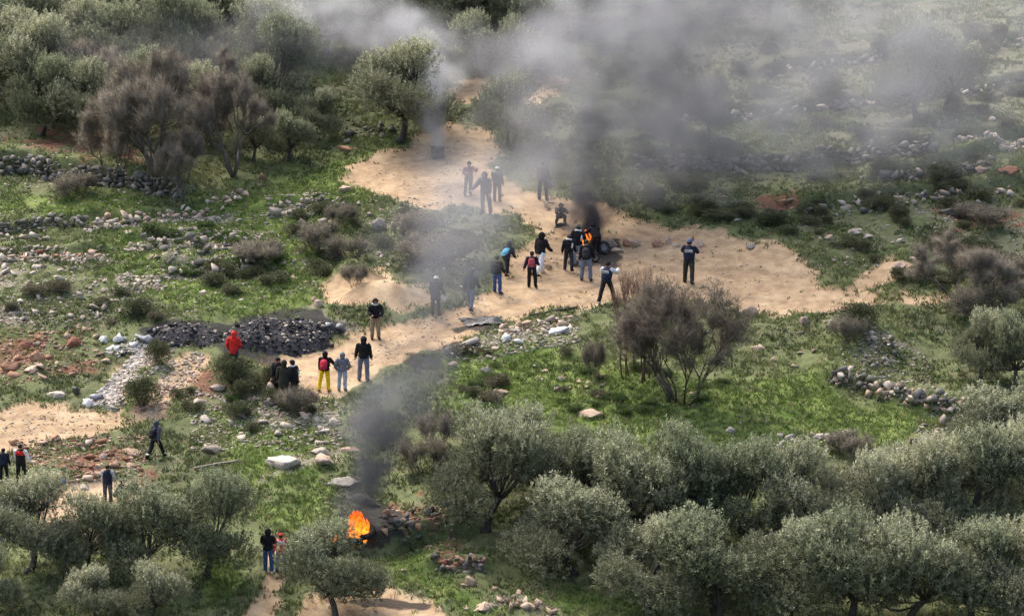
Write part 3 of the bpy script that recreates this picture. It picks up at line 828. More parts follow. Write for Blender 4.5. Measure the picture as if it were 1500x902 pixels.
# ------------------------------------------------------------------ grass
def grass():
    g = np.random.default_rng(91)
    n = 230000
    x = g.uniform(-30, 30, n); y = g.uniform(-32, 54, n)
    dep = (np.stack([x, y, y * SLOPE], 1) - CAMP) @ FWD
    ok = np.abs(x) < dep * 0.148
    x, y = x[ok], y[ok]
    dens = np.maximum(0.006, 1 - lookup(z_dirt, x, y)) * (1 - 0.85 * lookup(z_burn_dark, x, y)) * (1 - 0.75 * lookup(z_red, x, y)) * (1 - 0.7 * lookup(z_pale, x, y)) * (1 - 0.4 * lookup(z_dry, x, y))
    patch = fbm(x / 1.3, y / 1.3, 61, 3)
    lush = lookup(z_lush, x, y)
    ok = g.uniform(size=len(x)) < dens * sstep(0.25, 0.6, patch + 0.18 * lush)
    x, y, lush, patch = x[ok], y[ok], lush[ok], patch[ok]
    m = len(x); nb = 5
    tone = fbm(x / 2.4, y / 2.4, 67, 3)
    lo = np.array([0.095, 0.122, 0.046]); hi = np.array([0.180, 0.212, 0.080]); lu = np.array([0.165, 0.230, 0.058])
    c = lo + (hi - lo) * sstep(0.3, 0.7, tone)[:, None]
    c = c * (1 - lush[:, None] * 0.8) + (lu * (0.55 + 0.9 * tone[:, None])) * lush[:, None] * 0.8
    straw = g.uniform(size=m) < 0.10
    c[straw] = np.array([0.27, 0.235, 0.145])
    z = lookup(Z, x, y)
    P = np.repeat(np.stack([x, y, z - 0.02], 1), nb, 0) + g.normal(size=(m * nb, 3)) * np.array([0.07, 0.07, 0])
    hgt = np.repeat(g.uniform(0.07, 0.21, m) * (0.8 + 0.5 * patch), nb) * g.uniform(0.6, 1.2, m * nb)
    a = g.uniform(0, 6.28, m * nb); w = g.uniform(0.02, 0.05, m * nb)
    lean_ = g.normal(size=(m * nb, 2)) * 0.45 * hgt[:, None]
    sx = np.stack([np.cos(a) * w, np.sin(a) * w, np.zeros(m * nb)], 1)
    tip = P + np.concatenate([lean_, hgt[:, None]], 1)
    Vv = np.stack([P - sx, P + sx, tip], 1).reshape(-1, 3)
    T = np.arange(m * nb * 3).reshape(-1, 3)
    cc = np.repeat(c * g.uniform(0.6, 1.35, (m, 1)), nb, 0) * g.uniform(0.75, 1.25, (m * nb, 1))
    me = np_mesh('grass', Vv, [T], M_GRASS, False, np.repeat(cc, 3, 0))
    tag(link('grass', me), 'short green winter grass and weeds covering the hillside', 'grass', kind='stuff')
grass()

# ------------------------------------------------------------------ stones
def hull_rock(seed, npt=9):
    g = np.random.default_rng(seed)
    bm = bmesh.new()
    P = g.uniform(-1, 1, (npt, 3)); P = P / np.abs(P).max(1, keepdims=True) ** 0.75 * np.array([1, g.uniform(0.6, 0.95), g.uniform(0.45, 0.8)]) * 0.5
    for p in P: bm.verts.new(p)
    r = bmesh.ops.convex_hull(bm, input=bm.verts)
    bmesh.ops.delete(bm, geom=[v for v in bm.verts if not v.link_faces], context='VERTS')
    V = np.array([v.co[:] for v in bm.verts]); bm.verts.index_update()
    T = np.array([[v.index for v in f.verts] for f in bm.faces if len(f.verts) == 3])
    bm.free()
    return V, T
ROCKS = [hull_rock(400 + k, 9 + k % 4) for k in range(9)]
_rockmesh = {}
def rock_mesh(k, mat):
    key = (k, mat.name)
    if key not in _rockmesh: _rockmesh[key] = np_mesh('stone', ROCKS[k][0], [ROCKS[k][1]], mat)
    return _rockmesh[key]

def boulder_mesh(seed, sx, sy, sz, mat, amp=0.5):
    """larger rock: subdivided and broken up so ledges and hollows catch the light"""
    g = np.random.default_rng(seed)
    bm = bmesh.new()
    bmesh.ops.create_icosphere(bm, subdivisions=3, radius=0.5)
    V = np.array([v.co[:] for v in bm.verts])
    bm.verts.index_update()
    T = np.array([[v.index for v in f.verts] for f in bm.faces]); bm.free()
    d = unit(V)
    for _ in range(17):        # random planes shear off facets
        n = unit(g.normal(size=3)); h = g.uniform(0.20, 0.40)
        o = V @ n
        V = V - np.clip(o - h, 0, None)[:, None] * n * 0.97
    f = fbm(d[:, 0] * 5 + seed, d[:, 1] * 5 + d[:, 2] * 4.3, seed, 3) - 0.5
    V = V * (1 + amp * f)[:, None] * np.array([sx, sy, sz])
    return np_mesh('boulder', V, [T], mat, False)

def boulder(u, v, wpx, hpx, mat, label, seed, group=None, rz=0.0, depth=None, name='boulder', tilt=0.0):
    p = ground_at(u, v)
    k = mpp(p)
    w = wpx * k; h = hpx * k
    d = depth if depth else w * 0.75
    # the foot of the rock sits at the pixel, its body reaches uphill
    o = link(name, boulder_mesh(seed, w, d, max(0.12, h * 1.25), mat), None, (p[0], p[1] + d * 0.3, p[2] + h * 0.18), (0, tilt, rz))
    return tag(o, label, 'rock', group)

BD = [
    (870, 613, 52, 15, M_TANSTONE, 'flat pale pink boulder alone on the bright meadow'),
    (733, 580, 32, 14, M_TANSTONE, 'squat two lobed tan boulder on the lush bank below the track'),
    (82, 584, 38, 20, M_STONE, 'pale grey boulder at the end of the dirt road by the litter'),
    (415, 688, 72, 24, M_STONE, 'big weathered limestone outcrop on the lower left slope'),
    (474, 682, 42, 22, M_TANSTONE, 'pinkish slab right of the big weathered limestone outcrop'),
    (468, 666, 46, 14, M_STONE, 'long pale slab above the pinkish one'),
    (312, 664, 40, 20, M_STONE, 'grey knobbly outcrop left of the big limestone outcrop'),
    (1318, 398, 30, 22, M_TANSTONE, 'pale triangular rock at the head of the right side path'),
    (1338, 384, 16, 12, M_TANSTONE, 'small tan rock behind the pale triangular one'),
    (1252, 345, 28, 13, M_STONE, 'pale grey boulder on the green slope right of the track'),
    (1270, 349, 20, 6, M_STONE, 'flat white slab at the foot of the pale grey boulder'),
    (1216, 352, 18, 12, M_TANSTONE, 'tan rock left of the pale grey boulder on the slope'),
    (1218, 480, 14, 14, M_STONE, 'white rounded rock by the green stone mound'),
    (1110, 515, 28, 12, M_TANSTONE, 'tan rock below the right end of the dirt clearing'),
    (1133, 530, 14, 12, M_TANSTONE, 'small tan rock right of the tan rock below the clearing'),
    (1100, 464, 34, 18, M_TANSTONE, 'tan ledge rock at the lower edge of the dirt clearing'),
    (1180, 476, 20, 26, M_TANSTONE, 'upright tan rock in the bank below the clearing'),
    (1145, 302, 30, 16, M_REDSTONE, 'reddish boulder in grass above the clearing'),
    (824, 558, 20, 9, M_STONE, 'small pale rock on the bank, left of its neighbour'),
    (848, 562, 18, 8, M_TANSTONE, 'small pinkish rock on the bank beside the bare bush'),
    (712, 548, 26, 12, M_WALLSTONE, 'grey slab with dark hollow on the lush bank'),
    (505, 283, 30, 18, M_TANSTONE, 'pinkish weathered rock left of the upper clearing'),
    (385, 264, 22, 12, M_REDSTONE, 'reddish rock in the grass above the left bank'),
    (508, 222, 36, 12, M_REDSTONE, 'low reddish rock at the grass edge of the upper clearing'),
    (486, 330, 20, 15, M_TANSTONE, 'tan rock in the shrubs of the left bank'),
    (576, 338, 16, 18, M_STONE, 'upright pale rock in the shrubs of the left bank'),
    (556, 340, 34, 26, M_WALLSTONE, 'dark grey rock among the shrubs of the left bank'),
    (480, 380, 28, 14, M_STONE, 'white limestone pair in front of the dark shrubs'),
    (466, 450, 18, 13, M_TANSTONE, 'tan rock beyond the ash heap, lower of two'),
    (460, 442, 14, 10, M_TANSTONE, 'tan rock beyond the ash heap, upper of two'),
    (52, 530, 40, 24, M_REDSTONE, 'rust red boulder on the left edge rubble'),
    (34, 512, 30, 20, M_REDSTONE, 'orange red boulder upslope of the rust red one'),
    (106, 508, 30, 22, M_REDSTONE, 'bright orange boulder at the top of the red rubble'),
    (14, 545, 40, 26, M_REDSTONE, 'dark red boulder at the left edge above the dirt road'),
    (46, 545, 34, 14, M_TANSTONE, 'tan slab leaning between the red boulders'),
    (190, 666, 44, 12, M_TANSTONE, 'long tan slab left of the walking person in grey'),
    (186, 676, 14, 12, M_REDSTONE, 'orange rock below the long tan slab'),
    (146, 688, 14, 16, M_TANSTONE, 'tan rock in the red rubble by the person in the dark vest'),
    (150, 672, 16, 14, M_TANSTONE, 'tan rock above the person in the dark vest'),
    (170, 684, 13, 12, M_STONE, 'pale rock right of the head of the person in the dark vest'),
    (138, 700, 14, 13, M_TANSTONE, 'rounded tan rock at the lower edge of the red rubble'),
    (80, 646, 24, 14, M_REDSTONE, 'orange boulder at the upper edge of the red rubble'),
    (18, 652, 18, 12, M_REDSTONE, 'dark red rock by the person in navy at the left edge'),
    (122, 717, 18, 10, M_STONE, 'pale flat rock on the dirt patch left of the person in the dark vest'),
    (500, 716, 70, 16, M_WALLSTONE, 'long grey rock ledge above the lower fire'),
    (530, 740, 60, 24, M_WALLSTONE, 'sooty grey rock shelf right behind the lower fire'),
    (516, 664, 60, 10, M_TANSTONE, 'flat tan rock ledge behind the lower smoke column'),
    (592, 838, 14, 7, M_TANSTONE, 'small tan rock on grass right of the silvery olive'),
    (688, 858, 22, 26, M_TANSTONE, 'pale upright rock by the small stones at the bottom'),
    (710, 896, 40, 16, M_TANSTONE, 'tan flat rock at the bottom edge'),
    (290, 592, 26, 10, M_STONE, 'pale low rock among the lower left slope stones'),
    (1440, 254, 22, 14, M_TANSTONE, 'tan rock in the right upper terrace'),
    (1478, 256, 50, 14, M_REDSTONE, 'red brown rock bank at the right edge'),
    (1395, 318, 50, 20, M_WALLSTONE, 'grey lichen covered outcrop on the right slope'),
    (1380, 252, 40, 24, M_STONE, 'spotted pale outcrop in the right upper terrace'),
    (1470, 222, 36, 18, M_STONE, 'pale outcrop near the right edge of the upper slope'),
    (1100, 365, 25, 11, M_WALLSTONE, 'grey log shaped rock on the sandy clearing'),
    (1320, 664, 24, 18, M_STONE, 'pale rock at the meadow edge above the grove'),
    (1240, 640, 30, 14, M_STONE, 'grey rock cluster on the lower meadow'),
    (1070, 634, 22, 10, M_STONE, 'small grey rock in the bright meadow'),
    (1085, 622, 10, 9, M_TANSTONE, 'tiny tan rock in the bright meadow'),
    (320, 572, 30, 12, M_STONE, 'pale slab beside the green bush on the mound'),
    (395, 578, 26, 22, M_TANSTONE, 'square tan stone left of the three people in black'),
    (416, 580, 20, 14, M_TANSTONE, 'tan stone against the legs of the three people in black'),
    (392, 594, 30, 12, M_WALLSTONE, 'grey flat rock below the square tan stone'),
    (352, 540, 12, 22, M_TANSTONE, 'upright tan stone beside the red jacket'),
]
for n_, (u, v, w, h, mt, lab) in enumerate(BD):
    boulder(u, v, w, h, mt, lab, 500 + n_, rz=random.uniform(-0.4, 0.4), tilt=random.uniform(-0.12, 0.12))
RB = 'rocks laid across the track'
for n_, (u, v, w, h, mt, lab) in enumerate([
    (902, 371, 26, 12, M_TANSTONE, 'orange tan rock at the tyres, lowest of the roadblock'),
    (897, 362, 16, 14, M_TANSTONE, 'pale pink rock stacked at the left end of the roadblock'),
    (918, 362, 17, 12, M_REDSTONE, 'brown rock in the roadblock, third from the tyres'),
    (932, 363, 18, 14, M_TANSTONE, 'rounded tan rock in the roadblock, fourth from the tyres'),
    (964, 363, 20, 12, M_REDSTONE, 'red brown rock in the middle of the roadblock'),
    (978, 358, 13, 13, M_TANSTONE, 'pointed tan rock beside the red brown one'),
    (990, 362, 14, 7, M_TANSTONE, 'low tan rock left of the helmeted person'),
    (1022, 362, 24, 13, M_TANSTONE, 'pale block right of the helmet'),
    (1014, 353, 10, 9, M_REDSTONE, 'small dark red rock behind the helmet')]):
    boulder(u, v, w * 1.2, h * 1.2, mt, lab, 700 + n_, RB, random.uniform(-0.3, 0.3))

def stone_wall(key, label, courses, size, mat, seed, cat='wall', spread=0.11, front=0.0):
    """each stone is a child of its wall"""
    g = np.random.default_rng(seed)
    pl = WALLS[key][0] if isinstance(key, str) else key
    pts = np.array([ground_at(u, v) for u, v in pl])
    root = empty('dry_stone_wall' if cat == 'wall' else 'stone_heap', pts[len(pts) // 2])
    seg = np.linalg.norm(np.diff(pts, axis=0), axis=1); cum = np.concatenate([[0], np.cumsum(seg)])
    for c in range(courses):
        s = g.uniform(0, size)
        while s < cum[-1]:
            p = np.array([np.interp(s, cum, pts[:, k]) for k in range(3)])
            sz = size * (0.55 + 1.2 * g.uniform() ** 1.6 if cat == 'wall' else 0.35 + 1.5 * g.uniform() ** 2.2)
            hh = c * size * 0.56 + g.normal() * 0.03
            yy = p[1] + front + c * 0.10 + g.normal() * spread
            zz = float(lookup(Z, np.array([p[0]]), np.array([min(yy, p[1])]))[0])
            if g.uniform() > (0.09 if cat == 'wall' else 0.2) * c:
                k = int(g.integers(0, 9))
                o = link('stone', rock_mesh(k, mat[int(g.integers(0, len(mat)))]), root)
                o.location = (p[0] - root.location[0], yy - root.location[1], zz + hh + size * 0.2 - root.location[2])
                o.rotation_euler = (g.normal() * 0.35, g.normal() * 0.35, g.uniform(0, 6.28))
                o.scale = (sz * 1.15, sz, sz * g.uniform(0.8, 1.15))
            s += sz * (g.uniform(0.6, 0.85) if cat == 'wall' else g.uniform(0.4, 1.1))
    return tag(root, label, cat, 'dry stone walls' if cat == 'wall' else None)

stone_wall('left_upper', 'grey dry stone terrace wall under the leafless trees at upper left', 5, 0.32, [M_WALLSTONE], 801)
stone_wall('left_lower', 'short dark dry stone wall at the left edge of the meadow', 4, 0.24, [M_WALLSTONE], 802)
stone_wall('right_upper', 'long dry stone terrace wall crossing the smoky upper right slope', 4, 0.34, [M_WALLSTONE], 803)
stone_wall('right_mid', 'short broken terrace wall on the right slope below the long one', 3, 0.30, [M_WALLSTONE], 804)
stone_wall('right_meadow', 'tumbled dry stone wall running along the bright meadow at right', 4, 0.30, [M_WALLSTONE, M_WALLSTONE, M_STONE, M_TANSTONE], 805)
stone_wall('lower_bank', 'small dark stone wall in the grass below the burnt bank', 4, 0.24, [M_WALLSTONE, M_WALLSTONE, M_REDSTONE], 806)
stone_wall([(556, 790), (590, 780), (640, 770), (678, 768)], 'sooty stone facing of the burnt bank right of the lower fire', 4, 0.30, [M_WALLSTONE, M_WALLSTONE, M_REDSTONE], 807, 'wall', 0.3, 0.3)
for n_, (pl, lab, cs, sz, mt) in enumerate([
    ('left_strip_a', 'long low strip of pale tumbled stones across the upper left meadow', 3, 0.30, [M_STONE, M_TANSTONE]),
    ('left_strip_b', 'heaped pale stones along the middle of the left meadow', 4, 0.30, [M_STONE, M_WALLSTONE]),
    ('left_strip_c', 'heaped stones on the left meadow, lower of the two long heaps', 4, 0.30, [M_STONE, M_WALLSTONE]),
    ([(180, 415), (205, 420), (228, 424)], 'small heap of tan stones on the left meadow', 2, 0.25, [M_TANSTONE, M_STONE]),
    ('left_strip_d', 'row of grey and orange stones at the left edge of the meadow', 2, 0.28, [M_STONE, M_TANSTONE, M_REDSTONE]),
    ([(0, 350), (40, 352), (70, 348)], 'pale stone patch under the short dark wall', 2, 0.26, [M_STONE]),
    ('left_strip_e', 'dark jumble of stones along the rough bank left of the clearing', 3, 0.30, [M_WALLSTONE, M_STONE]),
    ([(290, 310), (330, 300), (360, 286)], 'rubble of small stones climbing towards the leafless trees', 2, 0.26, [M_STONE, M_TANSTONE]),
    ([(1262, 500), (1285, 506), (1310, 512)], 'stones spilling down the mound by the right track', 4, 0.26, [M_WALLSTONE, M_STONE]),
    ([(1262, 528), (1280, 536), (1300, 545)], 'grey stones between the mound and the tumbled wall', 3, 0.26, [M_WALLSTONE]),
    ([(1330, 650), (1360, 640), (1400, 625)], 'grey stones where the meadow meets the olive grove', 3, 0.28, [M_WALLSTONE, M_STONE]),
    ([(735, 492), (765, 486), (800, 480), (836, 476)], 'pale rubble tipped over the lower edge of the track', 3, 0.24, [M_STONE, M_TANSTONE]),
    ([(660, 528), (690, 522), (725, 520)], 'pale broken stones below the concrete beam', 3, 0.24, [M_STONE]),
    ([(775, 400), (800, 392), (830, 384), (850, 378)], 'low heap of tan rubble behind the people on the track', 2, 0.22, [M_TANSTONE]),
    ([(795, 300), (806, 302), (818, 300)], 'small heap of reddish stones by the squatting person', 2, 0.2, [M_TANSTONE, M_REDSTONE]),
    ([(735, 880), (770, 888), (820, 896)], 'heap of tan stones in the grass at the bottom', 2, 0.26, [M_TANSTONE]),
    ([(1140, 650), (1180, 645), (1230, 650)], 'scattered pale stone row at the lower edge of the meadow', 2, 0.24, [M_STONE]),
    ('right_strip_c', 'broken pale stone line across the slope right of the track', 2, 0.30, [M_STONE, M_WALLSTONE]),
    ('right_strip_a', 'faint stone line across the smoky upper right slope', 2, 0.34, [M_WALLSTONE, M_STONE]),
    ('right_strip_b', 'topmost faint stone line on the upper right slope', 2, 0.34, [M_WALLSTONE, M_STONE]),
    ('right_strip_d', 'short pale stone line at the right edge of the upper slope', 2, 0.34, [M_STONE]),
    ([(150, 600), (170, 594), (185, 590)], 'sooty pale rubble at the lower end of the pale track', 3, 0.2, [M_STONE, M_WALLSTONE]),
    ([(505, 200), (540, 196), (575, 194)], 'dark stone row behind the single spreading olive', 3, 0.28, [M_WALLSTONE])]):
    stone_wall(pl, lab, cs, sz, mt, 830 + n_, 'stones', 0.45)

gs = np.random.default_rng(93)
def strew(poly, n, lo, hi, mats, label, group):
    """stones one can tell apart, each a thing of its own"""
    for u, v in scatter_px(poly, n, gs):
        p = ground_at(u, v)
        s = gs.uniform(lo, hi)
        o = link('loose_stone', rock_mesh(int(gs.integers(0, 9)), mats[int(gs.integers(0, len(mats)))]), None, (p[0], p[1], p[2] + s * 0.12),
                 (gs.normal() * 0.3, gs.normal() * 0.3, gs.uniform(0, 6.28)), (s * gs.uniform(1, 1.5), s, s * gs.uniform(0.7, 1.0)))
        tag(o, label, 'stone', group)
strew([(0, 385), (120, 385), (200, 440), (140, 480), (0, 470)], 40, 0.2, 0.5, [M_STONE], 'pale limestone stone on the stony ground at the left edge', 'stones on the stony ground')
strew([(20, 490), (140, 480), (160, 540), (60, 560), (0, 555)], 22, 0.2, 0.5, [M_REDSTONE, M_TANSTONE], 'rust coloured stone in the red rubble above the dirt road', 'stones of the upper red rubble')
strew([(30, 650), (120, 640), (215, 640), (200, 690), (60, 712)], 36, 0.18, 0.45, [M_REDSTONE, M_REDSTONE, M_TANSTONE], 'orange stone in the red rubble below the dirt road', 'stones of the lower red rubble')
strew([(290, 600), (380, 570), (490, 600), (500, 650), (300, 650)], 44, 0.18, 0.5, [M_STONE], 'white grey stone on the green lower left slope', 'stones on the lower left slope')
strew([(650, 520), (780, 490), (880, 500), (1080, 590), (880, 620), (700, 600)], 22, 0.15, 0.35, [M_STONE, M_TANSTONE], 'pale stone in the grass of the lush bank', 'stones on the lush bank')
strew([(1000, 300), (1200, 260), (1490, 240), (1490, 350), (1220, 370), (1060, 340)], 28, 0.18, 0.45, [M_STONE, M_WALLSTONE], 'grey stone on the slope right of the track', 'stones on the right slope')
strew([(980, 200), (1200, 150), (1490, 60), (1490, 220), (1300, 225)], 16, 0.2, 0.5, [M_STONE, M_WALLSTONE], 'grey stone on the smoky upper right slope', 'stones on the upper right slope')
strew([(180, 320), (420, 290), (460, 420), (300, 460), (180, 420)], 30, 0.15, 0.4, [M_STONE, M_TANSTONE], 'pale stone lying in the grass of the left meadow', 'stones on the left meadow')
strew([(420, 290), (540, 280), (640, 320), (700, 400), (540, 390), (430, 380)], 22, 0.18, 0.45, [M_STONE], 'pale stone among the shrubs of the left bank', 'stones on the left bank')
strew([(1090, 470), (1200, 450), (1340, 480), (1330, 540), (1110, 540)], 12, 0.15, 0.35, [M_STONE, M_TANSTONE], 'pale stone on the green bank right of the thicket', 'stones right of the thicket')
strew([(250, 530), (330, 520), (320, 570), (230, 610), (200, 620)], 12, 0.15, 0.32, [M_STONE, M_REDSTONE], 'stone on the bank between dirt road and red earth mound', 'stones beside the dirt road')
strew([(620, 860), (720, 850), (840, 890), (700, 902)], 8, 0.15, 0.35, [M_TANSTONE], 'tan stone in the grass at the bottom of the photo', 'stones at the bottom')

def chips(name, polys, n, lo, hi, mat, label, seed, zmul=None):
    """small stones too many to count, one mesh"""
    g = np.random.default_rng(seed)
    Vs, Ts, off = [], [], 0
    for poly, share in polys:
        for u, v in scatter_px(poly, int(n * share), g):
            pp = plane_pt(u, v)
            x, y = pp[0], pp[1]
            # slide along the slope so relief does not shift the patch on the hillside
            z = float(lookup(Z, np.array([x]), np.array([y]))[0])
            dz = z - y * SLOPE
            y -= dz / (math.tan(PITCH) + SLOPE) * 0.9
            z = float(lookup(Z, np.array([x]), np.array([y]))[0])
            s = g.uniform(lo, hi) ** 1.0
            V, T = ROCKS[int(g.integers(0, 9))]
            a = g.uniform(0, 6.28); c_, s_ = math.cos(a), math.sin(a)
            Vr = np.stack([V[:, 0] * c_ - V[:, 1] * s_, V[:, 0] * s_ + V[:, 1] * c_, V[:, 2]], 1) * s * np.array([1.2, 1, 0.9])
            Vs.append(Vr + np.array([x, y, z + s * 0.08])); Ts.append(T + off); off += len(V)
    me = np_mesh(name, np.concatenate(Vs), [np.concatenate(Ts)], mat)
    return tag(link(name, me), label, 'stones', kind='stuff')
chips('stone_chips', [([(0, 385), (120, 380), (200, 440), (140, 485), (0, 475)], 0.10), ([(140, 320), (420, 300), (470, 430), (280, 470), (160, 430)], 0.16), ([(690, 490), (845, 462), (850, 500), (700, 530)], 0.12),
                      ([(280, 560), (500, 590), (500, 660), (280, 660)], 0.14), ([(140, 592), (220, 505), (262, 508), (185, 592)], 0.12), ([(400, 280), (640, 290), (700, 400), (430, 390)], 0.1),
                      ([(1000, 280), (1490, 230), (1490, 370), (1200, 400)], 0.09), ([(240, 530), (300, 515), (290, 560), (220, 610)], 0.05), ([(1220, 480), (1330, 490), (1420, 610), (1240, 560)], 0.05),
                      ([(960, 150), (1490, 20), (1490, 230), (980, 240)], 0.04), ([(0, 200), (260, 240), (330, 300), (0, 330)], 0.04)],
      7000, 0.05, 0.20, M_STONE_I, 'small pale limestone chips strewn over the rough hillside', 94)
chips('white_rubble', [([(136, 588), (165, 552), (200, 516), (226, 502), (248, 508), (212, 536), (170, 586)], 0.6), ([(120, 596), (150, 570), (180, 580), (170, 604)], 0.15), ([(150, 515), (205, 495), (230, 506), (180, 525)], 0.25)],
      950, 0.05, 0.26, M_WHITE_I, 'white broken rubble spilling down the pale track below the litter', 98)
chips('strip_chips', [([(130, 320), (320, 308), (320, 328), (140, 336)], 0.2), ([(185, 346), (355, 342), (400, 340), (360, 370), (190, 370)], 0.26), ([(240, 384), (380, 374), (380, 402), (250, 406)], 0.2), ([(0, 366), (160, 364), (160, 384), (0, 386)], 0.14), ([(390, 290), (510, 288), (510, 312), (395, 320)], 0.1), ([(170, 404), (235, 406), (240, 428), (180, 424)], 0.1)],
      2600, 0.08, 0.28, M_STONE_I, 'small pale stones packed between the larger ones of the meadow stone strips', 99)
chips('red_chips', [([(0, 470), (140, 480), (160, 540), (0, 565)], 0.32), ([(20, 645), (215, 636), (210, 700), (40, 715)], 0.4), ([(260, 530), (440, 540), (440, 585), (270, 600)], 0.12), ([(190, 600), (260, 560), (250, 600)], 0.05), ([(565, 740), (650, 740), (690, 830), (580, 800)], 0.11)],
      1500, 0.06, 0.22, M_REDSTONE_I, 'small rust red stones and clods in the red earth', 95)
chips('track_pebbles', [([(520, 250), (640, 200), (720, 210), (690, 290), (560, 280)], 0.2), ([(740, 300), (900, 320), (1190, 400), (1100, 440), (880, 430), (700, 460)], 0.4), ([(440, 560), (560, 490), (700, 450), (720, 470), (540, 540)], 0.2), ([(0, 600), (180, 610), (100, 636), (0, 650)], 0.2)],
      800, 0.04, 0.13, M_STONE_I, 'small pebbles and clods lying on the sandy track', 96)

# ------------------------------------------------------------------ ash heap and litter
def ash_heap(u0, u1, vfoot, hpx, label, seed, n):
    g = np.random.default_rng(seed)
    a, b = ground_at(u0, vfoot), ground_at(u1, vfoot)
    c = (a + b) / 2; k = mpp(c); Lx = (b[0] - a[0]) / 2; Ly = 1.9 * Lx / 3.2; h = hpx * k
    m = 42
    xs = np.linspace(-1, 1, m); ys = np.linspace(-1, 1, 24)
    XX, YY = np.meshgrid(xs, ys)
    ang = np.arctan2(YY, XX); edge = 0.72 + 0.5 * (fbm(np.cos(ang) * 2.2 + seed, np.sin(ang) * 2.2, seed, 3) - 0.25)
    rr = np.clip(1 - (XX ** 2 + YY ** 2) / edge ** 2, 0, None) ** 0.75
    wx = c[0] + XX * Lx; wy = c[1] + Ly * 0.8 + YY * Ly
    hh = rr * h * (0.65 + 0.7 * fbm(wx / 0.9, wy / 0.9, seed, 3)) + (fbm(wx / 0.25, wy / 0.25, seed + 1, 2) - 0.5) * 0.12 * (rr > 0)
    zz = lookup(Z, wx.ravel(), wy.ravel()).reshape(XX.shape) + hh - 0.06
    root = empty('ash_heap', c)
    V = np.stack([wx, wy, zz], -1).reshape(-1, 3) - c
    id_ = np.arange(V.shape[0]).reshape(XX.shape)
    Q = np.stack([id_[:-1, :-1], id_[:-1, 1:], id_[1:, 1:], id_[1:, :-1]], -1).reshape(-1, 4)
    link('mound', np_mesh('ash_mound', V, [Q], M_ASH, True), root)
    Vs, Ts, off = [], [], 0
    Vw, Tw, offw = [], [], 0
    for q in range(n):
        i = int(g.integers(1, 23)); j = int(g.integers(1, m - 1))
        if rr[i, j] < 0.08: continue
        p = V[id_[i, j]] + g.normal(size=3) * np.array([0.08, 0.08, 0.0])
        s = 0.05 + 0.2 * g.uniform() ** 2
        VV, T = ROCKS[int(g.integers(0, 9))]
        if g.uniform() < 0.28:
            Vw.append(VV * s * 0.9 + p); Tw.append(T + offw); offw += len(VV)
        else:
            Vs.append(VV * s + p); Ts.append(T + off); off += len(VV)
    tag(link('cinders', np_mesh('cinders', np.concatenate(Vs), [np.concatenate(Ts)], M_CHAR), root), kind='stuff')
    tag(link('pale_scraps', np_mesh('pale_scraps', np.concatenate(Vw), [np.concatenate(Tw)], M_STONE_I), root), kind='stuff')
    return tag(root, label, 'ash heap', 'ash heaps')
ash_heap(306, 512, 516, 22, 'large black heap of ash and burnt rubbish beside the track', 41, 1500)
ash_heap(200, 345, 508, 17, 'long grey black heap of burnt rubbish left of the large one', 42, 600)

